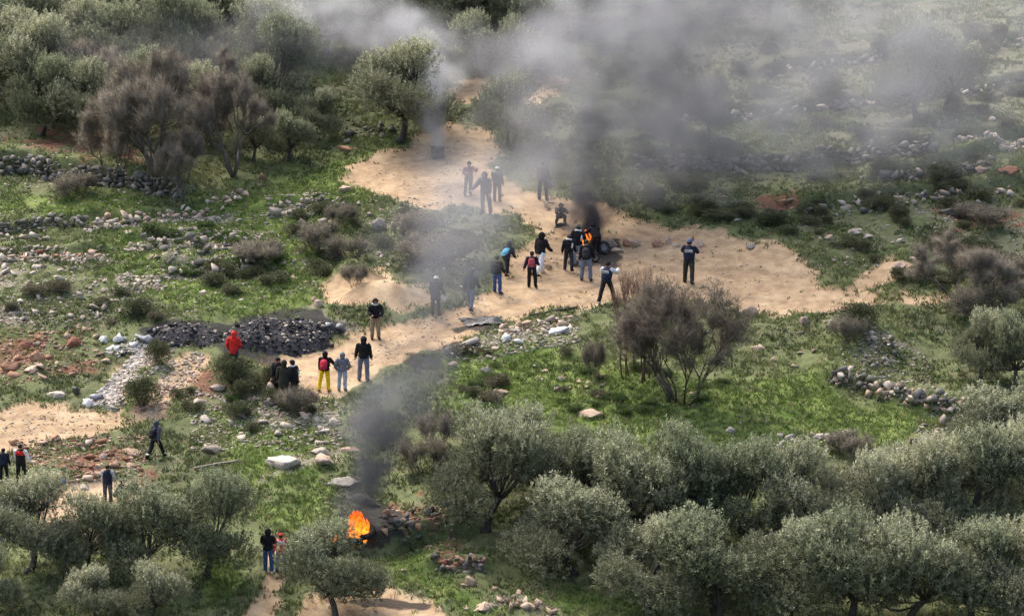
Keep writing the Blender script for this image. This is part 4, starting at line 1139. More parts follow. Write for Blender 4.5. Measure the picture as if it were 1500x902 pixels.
def crumple(seed, mat, amp=0.95):
    g = np.random.default_rng(seed)
    bm = bmesh.new(); bmesh.ops.create_icosphere(bm, subdivisions=2, radius=0.5)
    V = np.array([v.co[:] for v in bm.verts]); bm.verts.index_update()
    T = np.array([[v.index for v in f.verts] for f in bm.faces]); bm.free()
    V = V * (1 + (g.uniform(size=(len(V), 1)) - 0.5) * amp)
    V[:, 2] = np.where(V[:, 2] < -0.1, -0.1 + (V[:, 2] + 0.1) * 0.2, V[:, 2])
    V += np.exp(-((V[:, :1]) ** 2 + V[:, 1:2] ** 2) * 30) * (V[:, 2:] > 0.2) * np.array([0, 0, 0.18])   # gathered neck
    return np_mesh('plastic_bag', V, [T], mat, False)
for n_, (u, v, w, h, mt, lab) in enumerate([
    (152, 502, 15, 17, M_WHITEBAG, 'white sack at the left end of the litter'), (175, 500, 20, 15, M_WHITEBAG, 'white bag beside the white sack in the litter'),
    (180, 518, 18, 9, M_BLACKBAG, 'black bag lying in front of the white litter'), (165, 512, 24, 10, M_WHITEBAG, 'flat white rubbish under the two white bags'),
    (196, 507, 16, 9, M_WHITEBAG, 'low white bag right of the black bag'), (215, 500, 30, 12, M_GREYBAG, 'grey plastic sheet heap between the litter and the ash'),
    (240, 490, 12, 16, M_WHITEBAG, 'pale bag standing in the grey black heap'), (228, 489, 20, 14, M_BLACKBAG, 'black bag on the grey black heap'),
    (268, 500, 14, 12, M_WHITEBAG, 'small white bag at the end of the grey black heap'), (440, 486, 10, 10, M_BLUEBAG, 'blue bag on the large ash heap'),
    (404, 484, 18, 12, M_BLACKBAG, 'black bag near the top of the large ash heap'), (480, 486, 12, 9, M_WHITEBAG, 'white bag at the right end of the large ash heap'),
    (498, 488, 12, 10, M_GREYBAG, 'grey bag at the foot of the large ash heap'), (112, 577, 14, 18, M_BLACKBAG, 'black bag by the pale grey boulder'),
    (140, 585, 22, 14, M_GREYBAG, 'grey rubbish at the lower end of the pale track'), (128, 592, 20, 12, M_WHITEBAG, 'white rubbish on the end of the dirt road'),
    (742, 496, 20, 11, M_WHITEBAG, 'white plastic sheet on the rubble below the track'), (760, 502, 14, 8, M_WHITEBAG, 'small white plastic right of the white sheet'),
    (818, 490, 34, 16, M_WHITEBAG, 'big white torn sheet at the right end of the rubble'), (685, 424, 24, 8, M_WHITEBAG, 'white plastic scrap behind the person with white headscarf'),
    (616, 868, 4, 4, M_WHITEBAG, 'tiny white scrap on the grass at the bottom'), (93, 706, 8, 7, M_BLUEBAG, 'blue plastic scrap in the red rubble'),
    (70, 702, 14, 7, M_BLACKBAG, 'black plastic in the red rubble')]):
    p = ground_at(u, v); k = mpp(p)
    zoff = 0.0
    if 330 < u < 500 and 470 < v < 495: zoff = 0.25
    o = link('plastic_bag', crumple(900 + n_, mt), None, (p[0], p[1], p[2] + zoff + h * k * 0.12), (random.uniform(-0.3, 0.3), random.uniform(-0.4, 0.4), random.uniform(0, 6)), (w * k * 0.95, w * k * 0.7, h * k * 0.95))
    tag(o, lab, 'bag', 'litter')

# concrete beam, charred sheet, planks
def bar_between(name, u1, v1, u2, v2, w, h, mat, label, cat, lift=0.08):
    a, b = ground_at(u1, v1), ground_at(u2, v2)
    a[2] += lift; b[2] += lift
    t = np.linspace(0, 1, 5)[:, None]
    P = a * (1 - t) + b * t - a
    P += np.random.default_rng(int(u1)).normal(size=P.shape) * 0.008
    mb = MB(); mb.tube(P, np.tile([w, h], (5, 1)) * np.array([[1], [1.02], [0.97], [1.03], [1]]), 4, (0, 0, 1))
    return tag(link(name, mb.mesh(name, mat, False), None, a), label, cat)
bar_between('concrete_beam', 652, 520, 700, 502, 0.16, 0.24, M_CONC, 'pale concrete beam lying at the lower edge of the track', 'beam', 0.15)
bar_between('wooden_pole', 775, 464, 846, 452, 0.05, 0.05, M_BARK, 'thin dark pole lying along the lower edge of the track', 'pole')
bar_between('wooden_plank', 115, 652, 126, 662, 0.03, 0.09, M_WOOD, 'pale plank stub in the red rubble', 'plank')
bar_between('fallen_branch', 285, 688, 350, 676, 0.05, 0.06, M_WOOD, 'pale branch lying in the grass above the lower left olives', 'branch')
def tarp(u, v, wpx, dpx, label, mat, seed):
    p = ground_at(u, v); k = mpp(p)
    m = 18
    xs = np.linspace(-0.5, 0.5, m); XX, YY = np.meshgrid(xs, xs)
    wx = p[0] + XX * wpx * k + YY * 0.6; wy = p[1] + YY * dpx * k * 2.4
    zz = lookup(Z, wx.ravel(), wy.ravel()).reshape(XX.shape) + 0.03 + 0.22 * fbm(wx / 0.4, wy / 0.4, seed, 2) * np.clip(1.1 - 1.8 * np.hypot(XX, YY), 0.1, 1)
    V = np.stack([wx, wy, zz], -1).reshape(-1, 3); V2 = V - np.array([0, 0, 0.02])
    id_ = np.arange(m * m).reshape(m, m)
    Q = np.stack([id_[:-1, :-1], id_[:-1, 1:], id_[1:, 1:], id_[1:, :-1]], -1)
    keep = np.hypot(XX, YY)[:-1, :-1] < 0.18 + 0.5 * fbm(np.cos(np.arctan2(YY, XX))[:-1, :-1] * 2 + seed, np.sin(np.arctan2(YY, XX))[:-1, :-1] * 2, seed, 3)
    Q = Q[keep].reshape(-1, 4)
    o = link('charred_sheet', np_mesh('charred_sheet', np.concatenate([V, V2]) - p, [np.concatenate([Q, Q[:, ::-1] + m * m])], mat, True), None, p)
    return tag(o, label, 'sheet')
tarp(702, 474, 72, 16, 'charred dark sheet lying on the track edge above the rubble', M_BLACKBAG, 3)
tarp(820, 331, 16, 5, 'dark rag lying on the dirt behind the people at the fire', M_BLACKBAG, 5)

# ------------------------------------------------------------------ tyres, bin, fires
def torus(R_, r, n=28, m=12, flat=1.0):
    a = np.arange(n) * 2 * math.pi / n; b = np.arange(m) * 2 * math.pi / m
    A, B = np.meshgrid(a, b, indexing='ij')
    cb, sb_ = np.cos(B), np.sin(B)
    cb = np.sign(cb) * np.abs(cb) ** 0.7; sb_ = np.sign(sb_) * np.abs(sb_) ** 0.7
    tread = 1 + 0.025 * ((np.arange(n) % 2)[:, None] * (cb > 0.7))
    rad = (R_ + r * cb * 0.9) * tread
    V = np.stack([rad * np.cos(A), rad * np.sin(A), r * flat * sb_], -1).reshape(-1, 3)
    i = np.arange(n * m).reshape(n, m)
    Q = np.stack([i, np.roll(i, -1, 0), np.roll(np.roll(i, -1, 0), -1, 1), np.roll(i, -1, 1)], -1).reshape(-1, 4)
    return V, Q
TYRE = np_mesh('tyre', *(lambda VQ: (VQ[0], [VQ[1]]))(torus(0.25, 0.085, flat=1.25)), M_RUBBER, True)
_mb = MB()
_v, _q = torus(0.175, 0.02, 20, 8, 4.0); _mb.add(_v, _q)
a_ = np.arange(20) * 2 * math.pi / 20
_mb.add(np.concatenate([np.stack([0.175 * np.cos(a_), 0.175 * np.sin(a_), 0 * a_], 1), [[0, 0, 0.03]]]), None, [(k, (k + 1) % 20, 20) for k in range(20)])
RIM = _mb.mesh('rim', M_RIM)
def tyre(u, v, rot, label, rim=False, lift=0.0, s=1.0):
    p = ground_at(u, v)
    o = empty('tyre', (p[0], p[1], p[2] + lift)); o.rotation_euler = rot; o.scale = (s, s, s)
    link('rubber_tyre', TYRE, o)
    if rim: link('wheel_rim', RIM, o)
    return tag(o, label, 'tyre', 'tyres feeding the fires')
tyre(884, 372, (R(72), R(12), R(25)), 'large black tyre leaning at the right of the roadside fire', True, 0.32, 1.0)
tyre(872, 384, (R(80), R(-10), R(-10)), 'smaller tyre upright behind the person with the black backpack', True, 0.22, 0.7)
tyre(856, 366, (R(8), R(6), 0), 'burning tyre lying flat under the roadside flame', False, 0.08, 1.2)
tyre(862, 362, (R(25), R(-12), 0), 'burning tyre stacked on the flat one at the roadside fire', False, 0.28, 1.15)
tyre(870, 358, (R(60), R(15), R(40)), 'dark tyre half hidden in smoke behind the roadside fire', False, 0.45, 1.2)
tyre(520, 792, (R(10), R(5), 0), 'burning tyre lying at the foot of the lower fire', False, 0.1, 1.2)
tyre(536, 788, (R(30), R(-15), 0), 'burning tyre leaning on the other at the lower fire', False, 0.25, 1.2)
tyre(488, 796, (R(12), R(-8), 0), 'smouldering tyre left of the lower fire', False, 0.1, 1.1)

def smoking_bin(u, v, label):
    p = ground_at(u, v); root = empty('metal_bin', p, R(12))
    w, h, t = 0.28, 0.55, 0.03
    for nm, c, s in [('wall', (0, -w, h / 2), (w, t, h / 2)), ('wall', (0, w, h / 2), (w, t, h / 2)), ('wall', (-w, 0, h / 2), (t, w - t, h / 2)), ('wall', (w, 0, h / 2), (t, w - t, h / 2)), ('base', (0, 0, 0.04), (w - t, w - t, 0.03))]:
        bm = bmesh.new(); bmesh.ops.create_cube(bm, size=2.0)
        bmesh.ops.scale(bm, vec=s, verts=bm.verts); bmesh.ops.translate(bm, vec=c, verts=bm.verts)
        bmesh.ops.bevel(bm, geom=bm.edges[:], offset=0.01, segments=1, affect='EDGES')
        me = bpy.data.meshes.new(nm); bm.to_mesh(me); bm.free(); me.materials.append(M_METAL); link(nm, me, root)
    mb = MB(); q = w + 0.02
    for a, b in [((-q, -q), (q, -q)), ((q, -q), (q, q)), ((q, q), (-q, q)), ((-q, q), (-q, -q))]:
        mb.tube(np.array([(*a, h), ((a[0] + b[0]) / 2, (a[1] + b[1]) / 2, h + 0.005), (*b, h)]), [0.035] * 3, 8)
    link('rim', mb.mesh('rim', M_METAL), root)
    mb = MB(); mb.tube(np.array([(-0.12, -w - 0.03, 0.42), (-0.1, -w - 0.09, 0.45), (0.1, -w - 0.09, 0.45), (0.12, -w - 0.03, 0.42)]), [0.015] * 4, 6)
    link('handle', mb.mesh('handle', M_METAL), root)
    link('charred_contents', boulder_mesh(77, 0.5, 0.5, 0.5, M_ASH), root, (0, 0, 0.35))
    return tag(root, label, 'bin')
smoking_bin(641, 232, 'dark square metal bin giving off white smoke on the upper clearing')

def make_flame_mat():
    m = bpy.data.materials.new('flame'); m.use_nodes = True; nt = m.node_tree
    nt.nodes.remove(nt.nodes['Principled BSDF'])
    tc = N(nt, 'ShaderNodeTexCoord')
    sx = N(nt, 'ShaderNodeSeparateXYZ'); nt.links.new(tc.outputs['Object'], sx.inputs[0])
    nz = noise(nt, tc.outputs['Object'], 5.5, 5, 0.7)
    f = mth(nt, 'ADD', mth(nt, 'MULTIPLY', sx.outputs[2], 0.32), mth(nt, 'MULTIPLY', mth(nt, 'SUBTRACT', nz, 0.42), 2.4))
    cr = N(nt, 'ShaderNodeValToRGB'); nt.links.new(f, cr.inputs[0])
    e = cr.color_ramp.elements
    e[0].position = 0.0; e[0].color = (1.0, 0.46, 0.06, 1)
    e[1].position = 0.95; e[1].color = (0.55, 0.04, 0.005, 1)
    x = e.new(0.35); x.color = (1.0, 0.20, 0.012, 1)
    x = e.new(0.65); x.color = (0.8, 0.075, 0.008, 1)
    em = N(nt, 'ShaderNodeEmission'); nt.links.new(cr.outputs[0], em.inputs[0])
    st = N(nt, 'ShaderNodeMapRange', i_1=0.05, i_2=0.8, i_3=2.0, i_4=0.55); nt.links.new(f, st.inputs[0]); nt.links.new(st.outputs[0], em.inputs[1])
    tr = N(nt, 'ShaderNodeBsdfTransparent')
    lw = mth(nt, 'MULTIPLY', ramp(nt, nz, 0.40, 0.56), 0.85)
    ms = N(nt, 'ShaderNodeMixShader'); nt.links.new(lw, ms.inputs[0]); nt.links.new(tr.outputs[0], ms.inputs[1]); nt.links.new(em.outputs[0], ms.inputs[2])
    nt.links.new(ms.outputs[0], nt.nodes['Material Output'].inputs['Surface'])
    return m
M_FLAME = make_flame_mat()
M_FLAME.cycles.emission_sampling = 'NONE'
def fire(u, v, wid, hgt, n, label, seed, lift=0.0):
    g = np.random.default_rng(seed)
    p = ground_at(u, v); p[2] += lift
    root = empty('fire', p)
    for k in range(n):
        mb = MB()
        x0 = g.uniform(-1, 1) * wid / 2; y0 = g.uniform(-0.2, 0.2)
        h = hgt * g.uniform(0.45, 1.0) * (1.15 - abs(x0) / wid)
        t = np.linspace(0, 1, 9)
        zb = g.uniform(0, 0.55) * hgt * (g.uniform() < 0.55); h = min(h, hgt - zb)
        P = np.array([0, 0, zb]) + np.stack([x0 * (1 - 0.3 * t) + np.sin(t * 5 + g.uniform(0, 6)) * 0.09 * t + g.normal() * 0.12 * t, y0 + np.sin(t * 4 + g.uniform(0, 6)) * 0.07 * t, t * h], 1)
        r = wid * g.uniform(0.08, 0.17) * np.sin(np.clip(t * 0.85 + 0.15, 0, 1) * math.pi) ** 0.8 * (1 + 0.25 * np.sin(t * 11 + k)) + 0.01
        V, Q, T = tube_np(P, np.stack([r, r * 0.7], 1), 9)
        V = V + g.normal(size=V.shape) * 0.012
        link('flame', np_mesh('flame', V, [Q, T], M_FLAME, True), root)
    return tag(root, label, 'fire', 'open fires')
fire(525, 793, 0.7, 1.25, 22, 'tall orange fire behind the silvery olive at lower centre', 11)
fire(488, 797, 0.45, 0.45, 8, 'small orange fire left of the tall one', 12)
fire(856, 366, 0.36, 0.8, 9, 'narrow orange fire on the track between the people and the tyres', 13, 0.15)

# ------------------------------------------------------------------ people
BLACK = (0.012, 0.012, 0.014); NAVY = (0.014, 0.019, 0.040); CHAR = (0.030, 0.031, 0.036); GREY = (0.165, 0.172, 0.205); OLIVED = (0.030, 0.030, 0.022)
JEANG = (0.135, 0.165, 0.225); JEANL = (0.33, 0.39, 0.50); JEANB = (0.045, 0.095, 0.26); KHAKI = (0.25, 0.19, 0.135); YELLOW = (0.86, 0.56, 0.012)
REDC = (0.62, 0.030, 0.022); WHITE = (0.72, 0.72, 0.70); TURQ = (0.10, 0.36, 0.52); MAROON = (0.20, 0.06, 0.06); DARKTR = (0.035, 0.036, 0.042); DGREY = (0.075, 0.08, 0.09)
BROWN = (0.085, 0.06, 0.045)

def lettering_mesh():
    """the five white-patch letters as flat strokes"""
    G_ = {'P': [(0, 0, 0, 2), (0, 2, 1, 2), (1, 2, 1, 1), (1, 1, 0, 1)], 'R': [(0, 0, 0, 2), (0, 2, 1, 2), (1, 2, 1, 1), (1, 1, 0, 1), (0.3, 1, 1, 0)], 'E': [(0, 0, 0, 2), (0, 2, 1, 2), (0, 1, 0.8, 1), (0, 0, 1, 0)], 'S': [(1, 2, 0, 2), (0, 2, 0, 1), (0, 1, 1, 1), (1, 1, 1, 0), (1, 0, 0, 0)]}
    mb = MB()
    for i, ch in enumerate('PRESS'):
        for x1, y1, x2, y2 in G_[ch]:
            a = v3(-0.115 + i * 0.048 + x1 * 0.03, -0.03 + y1 * 0.03, 0); b = v3(-0.115 + i * 0.048 + x2 * 0.03, -0.03 + y2 * 0.03, 0)
            mb.tube([a, (a + b) / 2, b], [(0.006, 0.003)] * 3, 4)
    return mb.mesh('lettering', cloth(NAVY), False)
def v3(*a): return np.array(a, float)
def rotx(v, a):
    c, s = math.cos(a), math.sin(a)
    return np.array([v[0], v[1] * c + v[2] * s, -v[1] * s + v[2] * c])   # positive leans forward (+y)

LETTERS = lettering_mesh()
def skeleton(pose):
    """joint positions for a 1.75 m figure facing +y; pose gives limb angles in degrees"""
    J = {}
    lean = R(pose.get('lean', 0))
    J['pelvis'] = v3(0, 0, 0)
    def up(z, y=0.0, x=0.0): return rotx(v3(x, y, z), lean)
    J['waist'] = up(0.14); J['chest'] = up(0.36, 0.01); J['neck'] = up(0.53, 0.0)
    ht = R(pose.get('head', 0))
    J['skull'] = J['neck'] + rotx(v3(0, 0.02, 0.13), lean * 0.4 + ht)
    J['crown'] = J['skull'] + rotx(v3(0, 0.0, 0.085), lean * 0.4 + ht)
    for s, nm in ((-1, 'l'), (1, 'r')):
        hp, kn, sp = [R(a) for a in pose.get('leg_' + nm, (2, 4, 5))]
        J['hip' + nm] = v3(s * 0.095, 0, -0.03)
        d1 = unit(v3(s * math.tan(sp), math.sin(hp), -math.cos(hp)))
        J['knee' + nm] = J['hip' + nm] + d1 * 0.44
        a2 = hp - kn
        d2 = unit(v3(s * math.tan(sp) * 0.4, math.sin(a2), -math.cos(a2)))
        J['ankle' + nm] = J['knee' + nm] + d2 * 0.42
        fl = max(-0.5, min(0.0, a2 * 0.5)) if a2 < -0.3 else 0.0
        J['toe' + nm] = J['ankle' + nm] + v3(s * 0.03, 0.17 * math.cos(fl), -0.055 + 0.17 * math.sin(fl))
        J['heel' + nm] = J['ankle' + nm] + v3(0, -0.055, -0.05)
        ap, ab, el, inn = [R(a) for a in pose.get('arm_' + nm, (4, 12, 18, 0))]
        J['sho' + nm] = up(0.46, 0.0, s * 0.185)
        e1 = unit(v3(s * math.sin(ab), math.sin(ap) * math.cos(ab), -math.cos(ap) * math.cos(ab)))
        J['elb' + nm] = J['sho' + nm] + e1 * 0.29
        af = ap + el
        e2 = unit(v3(s * math.sin(ab) * math.cos(el) - s * math.sin(inn), math.sin(af), -math.cos(af)))
        J['wri' + nm] = J['elb' + nm] + e2 * 0.25
        J['hdir' + nm] = e2
    low = min(J['toel'][2], J['toer'][2], J['heell'][2], J['heelr'][2]) - 0.03
    for k in J:
        if not k.startswith('hdir'): J[k] = J[k] - v3(0, 0, low)
    return J

def body_object(J):
    """one continuous skinned figure with neck, face, hands and five fingers each"""
    V, E, Rd = [], [], []
    def vert(p, r, par=None):
        V.append(tuple(p)); Rd.append((r, r) if not isinstance(r, tuple) else r)
        if par is not None: E.append((par, len(V) - 1))
        return len(V) - 1
    pel = vert(J['pelvis'], (0.13, 0.10))
    wa = vert(J['waist'], (0.12, 0.09), pel); ch = vert(J['chest'], (0.145, 0.10), wa); nk = vert(J['neck'], 0.055, ch)
    sk = vert(J['skull'], (0.075, 0.088), nk); vert(J['crown'], 0.06, sk)
    f = unit(J['crown'] - J['skull']); fw = unit(np.cross(f, v3(1, 0, 0))) * -1
    if fw[1] < 0: fw = -fw
    vert(J['skull'] + fw * 0.10 - f * 0.01, 0.014, sk)                    # nose
    vert(J['skull'] + fw * 0.065 - f * 0.085, 0.03, sk)                   # jaw and chin
    for s in (-1, 1): vert(J['skull'] + v3(s * 0.085, 0, 0) - f * 0.005, 0.018, sk)   # ears
    for s, n_ in ((-1, 'l'), (1, 'r')):
        h = vert(J['hip' + n_], 0.085, pel); k = vert(J['knee' + n_], 0.055, h); a = vert(J['ankle' + n_], 0.040, k); vert(J['toe' + n_], 0.033, a)
        sh = vert(J['sho' + n_], 0.06, ch); el = vert(J['elb' + n_], 0.042, sh); wr = vert(J['wri' + n_], 0.028, el)
        hd = J['hdir' + n_]; side = unit(np.cross(hd, v3(0, 1, 0.3))); curl = unit(np.cross(side, hd)) * s
        pm = vert(J['wri' + n_] + hd * 0.055, (0.034, 0.018), wr)
        for q, (o, L) in enumerate(((-0.03, 0.055), (-0.01, 0.068), (0.01, 0.064), (0.03, 0.05))):
            b = vert(J['wri' + n_] + hd * 0.095 + side * o, 0.009, pm); m_ = vert(J['wri' + n_] + hd * (0.095 + L * 0.55) + side * o * 1.1 + curl * 0.012, 0.0085, b)
            vert(J['wri' + n_] + hd * (0.09 + L) + side * o * 1.1 + curl * 0.032, 0.007, m_)
        t = vert(J['wri' + n_] + hd * 0.05 - side * s * 0.042, 0.011, pm); vert(J['wri' + n_] + hd * 0.085 - side * s * 0.056 + curl * 0.012, 0.009, t)
    me = bpy.data.meshes.new('person'); me.from_pydata(V, E, []); me.update()
    o = link('person', me)
    sk_ = o.modifiers.new('skin', 'SKIN'); sk_.use_smooth_shade = True
    for i, r in enumerate(Rd):
        d = me.skin_vertices[0].data[i]; d.radius = r; d.use_root = (i == 0)
    sb = o.modifiers.new('smooth', 'SUBSURF'); sb.levels = 1; sb.render_levels = 1
    me.materials.append(M_SKIN)
    return o, f, fw

def sphere_part(c, r, cut=None, n=14, m=10, axes=None):
    """ellipsoid; cut(dirs)->bool keeps faces whose centre direction passes"""
    V = []; 
    for i in range(m + 1):
        th = math.pi * i / m
        for k in range(n):
            ph = 2 * math.pi * k / n
            V.append((math.sin(th) * math.cos(ph), math.sin(th) * math.sin(ph), math.cos(th)))
    V = np.array(V); Q = []
    for i in range(m):
        for k in range(n):
            q = (i * n + k, (i + 1) * n + k, (i + 1) * n + (k + 1) % n, i * n + (k + 1) % n)
            if cut is None or cut(unit(V[list(q)].mean(0))): Q.append(q)
    W = V * np.asarray(r)
    if axes is not None: W = W @ axes
    return W + c, np.array(Q)

def lerp_chain(P, sub=3):
    P = np.asarray(P, float); out = []
    for i in range(len(P) - 1):
        for k in range(sub): out.append(P[i] + (P[i + 1] - P[i]) * k / sub)
    out.append(P[-1]); out = np.array(out)
    sm = out.copy(); sm[1:-1] = out[1:-1] * 0.5 + (out[:-2] + out[2:]) * 0.25
    return sm

def wrinkle(V, amp, seed):
    g = np.random.default_rng(seed)
    ph = g.uniform(0, 6, 3)
    return V + amp * np.stack([np.sin(V[:, 2] * 38 + V[:, 1] * 17 + ph[0]), np.sin(V[:, 2] * 31 + V[:, 0] * 21 + ph[1]), np.sin(V[:, 0] * 27 + ph[2])], 1)

def person(u, v, head_v, face, label, pose=None, jacket=BLACK, trousers=DARKTR, head='hood', head_c=None, shoes=BLACK, bag=None, scarf=None, vest=None, coat=0.0,
           sleeve=None, height=None, bands=None, held=None, yoke=None, face_v=True, extra_bag=None):
    pose = pose or {}
    seed = int(u * 7 + v)
    pg = np.random.default_rng(seed)
    pose = dict(pose)
    if not pose.get('fixed'):       # nobody stands quite alike
        for k_, dflt in (('leg_l', (2, 4, 5)), ('leg_r', (2, 4, 5)), ('arm_l', (4, 12, 18, 0)), ('arm_r', (4, 12, 18, 0))):
            sd_ = 4 if k_[0] == 'l' else 11
            a0 = pose.get(k_, dflt); pose[k_] = (a0[0] + pg.normal() * sd_, max(2, a0[1] - (3 if sd_ > 5 else 0) + pg.normal() * sd_ * 0.35), max(2, a0[2] + pg.normal() * sd_ * 0.6)) + tuple(a0[3:])
        pose['lean'] = pose.get('lean', 0) + pg.uniform(-2, 8); pose['head'] = pose.get('head', 0) + pg.uniform(-6, 14)
    J = skeleton(pose)
    p = ground_at(u, v)
    H = height or (v - head_v) * mpp(p) / math.cos(PITCH)
    stand = J['crown'][2] + 0.08
    s = H / (1.79 if pose.get('fixed') else stand)
    o, f, fw = body_object(J)
    o.location = p; o.rotation_euler = (0, 0, -R(face)); o.scale = (s * 1.08, s * 1.08, s)
    # trousers: seat plus two tapering legs
    mb = MB()
    pl = J['pelvis']; d_up = unit(J['waist'] - J['pelvis'])
    mb.tube([pl - d_up * 0.10, pl - d_up * 0.02, pl + d_up * 0.08, pl + d_up * 0.16], [(0.13, 0.105), (0.17, 0.125), (0.165, 0.12), (0.15, 0.105)], 12)
    for n_ in 'lr':
        C = lerp_chain([J['hip' + n_] + v3(0, 0, 0.03), J['knee' + n_], J['ankle' + n_] + v3(0, 0, -0.01)], 4)
        r = np.interp(np.linspace(0, 1, len(C)), [0, 0.45, 0.6, 1], [0.110, 0.084, 0.082, 0.074])
        V, Q, T = tube_np(C, r, 10); mb.add(wrinkle(V, 0.006, seed + ord(n_)), Q, T)
    link('trousers', mb.mesh('trousers', cloth(trousers)), o)
    if bands:
        for n_ in 'lr':
            c = J['ankle' + n_] * 0.72 + J['knee' + n_] * 0.28; ax = unit(J['knee' + n_] - J['ankle' + n_])
            mb = MB(); mb.tube([c - ax * 0.04, c, c + ax * 0.04], [0.078] * 3, 10); link('reflective_band', mb.mesh('band', cloth(bands)), o)
    for n_ in 'lr':
        a, t = J['heel' + n_], J['toe' + n_]
        mb = MB(); C = np.array([a + v3(0, -0.02, 0.01), a + v3(0, 0.03, 0.025), (a + t) / 2 + v3(0, 0.03, 0.02), t + v3(0, 0.02, 0.0), t + v3(0, 0.055, -0.005)])
        mb.tube(C, [(0.030, 0.035), (0.045, 0.055), (0.048, 0.045), (0.050, 0.035), (0.025, 0.018)], 10)
        link('shoe', mb.mesh('shoe', cloth(shoes)), o)
    # jacket: torso, then a sleeve on each side in the same garment
    jk = MB()
    up_ = unit(J['chest'] - J['pelvis'])
    hem = J['pelvis'] - up_ * (0.06 + coat)
    C = np.array([hem, hem + up_ * 0.03, J['pelvis'] + up_ * 0.04, J['waist'], J['waist'] * 0.5 + J['chest'] * 0.5, J['chest'], J['chest'] + (J['neck'] - J['chest']) * 0.55, J['neck'] - (J['neck'] - J['chest']) * 0.18, J['neck'] + up_ * 0.03])
    rr = np.array([(0.185, 0.135), (0.20, 0.148), (0.198, 0.145), (0.182, 0.135), (0.195, 0.140), (0.215, 0.145), (0.205, 0.130), (0.150, 0.105), (0.075, 0.075)])
    V, Q, T = tube_np(C, rr, 16); jk.add(wrinkle(V, 0.007, seed), Q, T)
    slv = MB() if sleeve else jk
    for n_ in 'lr':
        A = lerp_chain([J['sho' + n_] + (J['neck'] - J['sho' + n_]) * 0.25, J['sho' + n_], J['elb' + n_], J['wri' + n_]], 3)
        r = np.interp(np.linspace(0, 1, len(A)), [0, 0.33, 0.66, 1], [0.096, 0.092, 0.078, 0.060])
        V, Q, T = tube_np(A, r, 10); slv.add(wrinkle(V, 0.006, seed + 3), Q, T)
    link('jacket', jk.mesh('jacket', cloth(jacket)), o)
    if sleeve: link('sleeves', slv.mesh('sleeves', cloth(sleeve)), o)
    if yoke:      # a contrasting shoulder panel
        mb = MB(); C2 = np.array([J['chest'] - up_ * 0.05, J['chest'] + up_ * 0.02, J['chest'] + (J['neck'] - J['chest']) * 0.55, J['neck'] - (J['neck'] - J['chest']) * 0.15])
        mb.tube(C2, [(0.222, 0.152), (0.224, 0.154), (0.213, 0.139), (0.155, 0.112)], 16); link('shoulder_panel', mb.mesh('panel', cloth(yoke)), o)
    X3 = v3(1, 0, 0)
    axes = np.array([X3, fw, f])
    sc = J['skull'] + f * 0.015
    if head == 'hood':
        hc = cloth(head_c or jacket)
        mb = MB(); V, Q = sphere_part(sc - fw * 0.012, (0.118, 0.130, 0.148), lambda d: d[1] < 0.62 or d[2] > 0.55, 16, 12, axes); mb.add(V, Q)
        mb.tube([J['neck'] - up_ * 0.05, J['neck'] + up_ * 0.02, J['neck'] + f * 0.07], [(0.125, 0.11), (0.105, 0.10), (0.10, 0.105)], 12)
        link('hood', mb.mesh('hood', hc), o)
    elif head in ('hat', 'cap', 'helmet'):
        mb = MB(); g_ = 1.18 if head == 'helmet' else 1.0
        V, Q = sphere_part(sc + f * 0.02, (0.100 * g_, 0.112 * g_, 0.110 * g_), lambda d: d[2] > (0.0 if head != 'hat' else -0.1), 16, 10, axes); mb.add(V, Q)
        a = np.arange(17) * 2 * math.pi / 16
        ring = [sc + f * 0.02 + X3 * math.cos(q) * 0.102 * g_ + fw * math.sin(q) * 0.114 * g_ for q in a]
        mb.tube(np.array(ring), [0.010] * 17, 5, tuple(f))
        if head == 'cap':
            V, Q = sphere_part(sc + f * 0.025 + fw * 0.13, (0.08, 0.08, 0.012), None, 10, 6, axes); mb.add(V, Q)
        link({'hat': 'knit_hat', 'cap': 'cap', 'helmet': 'helmet'}[head], mb.mesh(head, cloth(head_c or BLACK)), o)
        V, Q = sphere_part(sc - fw * 0.012 - f * 0.01, (0.093, 0.100, 0.105), lambda d: d[1] < 0.1 and d[2] < 0.3, 14, 10, axes); link('hair', np_mesh('hair', V, [Q], M_HAIR, True), o)
    else:
        V, Q = sphere_part(sc - fw * 0.008 + f * 0.01, (0.094, 0.106, 0.112), lambda d: d[1] < 0.35 and d[2] > -0.45 or d[2] > 0.55, 16, 12, axes)
        link('hair', np_mesh('hair', V, [Q], M_HAIR, True), o)
    for s_ in (-1, 1):
        V, Q = sphere_part(J['skull'] + fw * 0.078 + X3 * s_ * 0.032 + f * 0.012, (0.013, 0.009, 0.009), None, 8, 6, axes); link('eye', np_mesh('eye', V, [Q], M_HAIR, True), o)
    V, Q = sphere_part(J['skull'] + fw * 0.083 - f * 0.055, (0.024, 0.008, 0.007), None, 8, 6, axes); link('mouth', np_mesh('mouth', V, [Q], cloth(MAROON), True), o)
    if scarf:
        mb = MB(); a = np.arange(15) * 2 * math.pi / 14
        mb.tube(np.array([J['neck'] + up_ * 0.03 + X3 * math.cos(q) * 0.10 + fw * math.sin(q) * 0.095 + up_ * 0.012 * math.sin(3 * q) for q in a]), [0.035] * 15, 7, tuple(up_))
        mb.tube([J['neck'] + X3 * 0.11 + up_ * 0.02, J['chest'] + X3 * 0.18 - fw * 0.08, J['waist'] + X3 * 0.17 - fw * 0.11], [(0.03, 0.02), (0.04, 0.018), (0.035, 0.015)], 6)
        link('scarf', mb.mesh('scarf', cloth(scarf)), o)
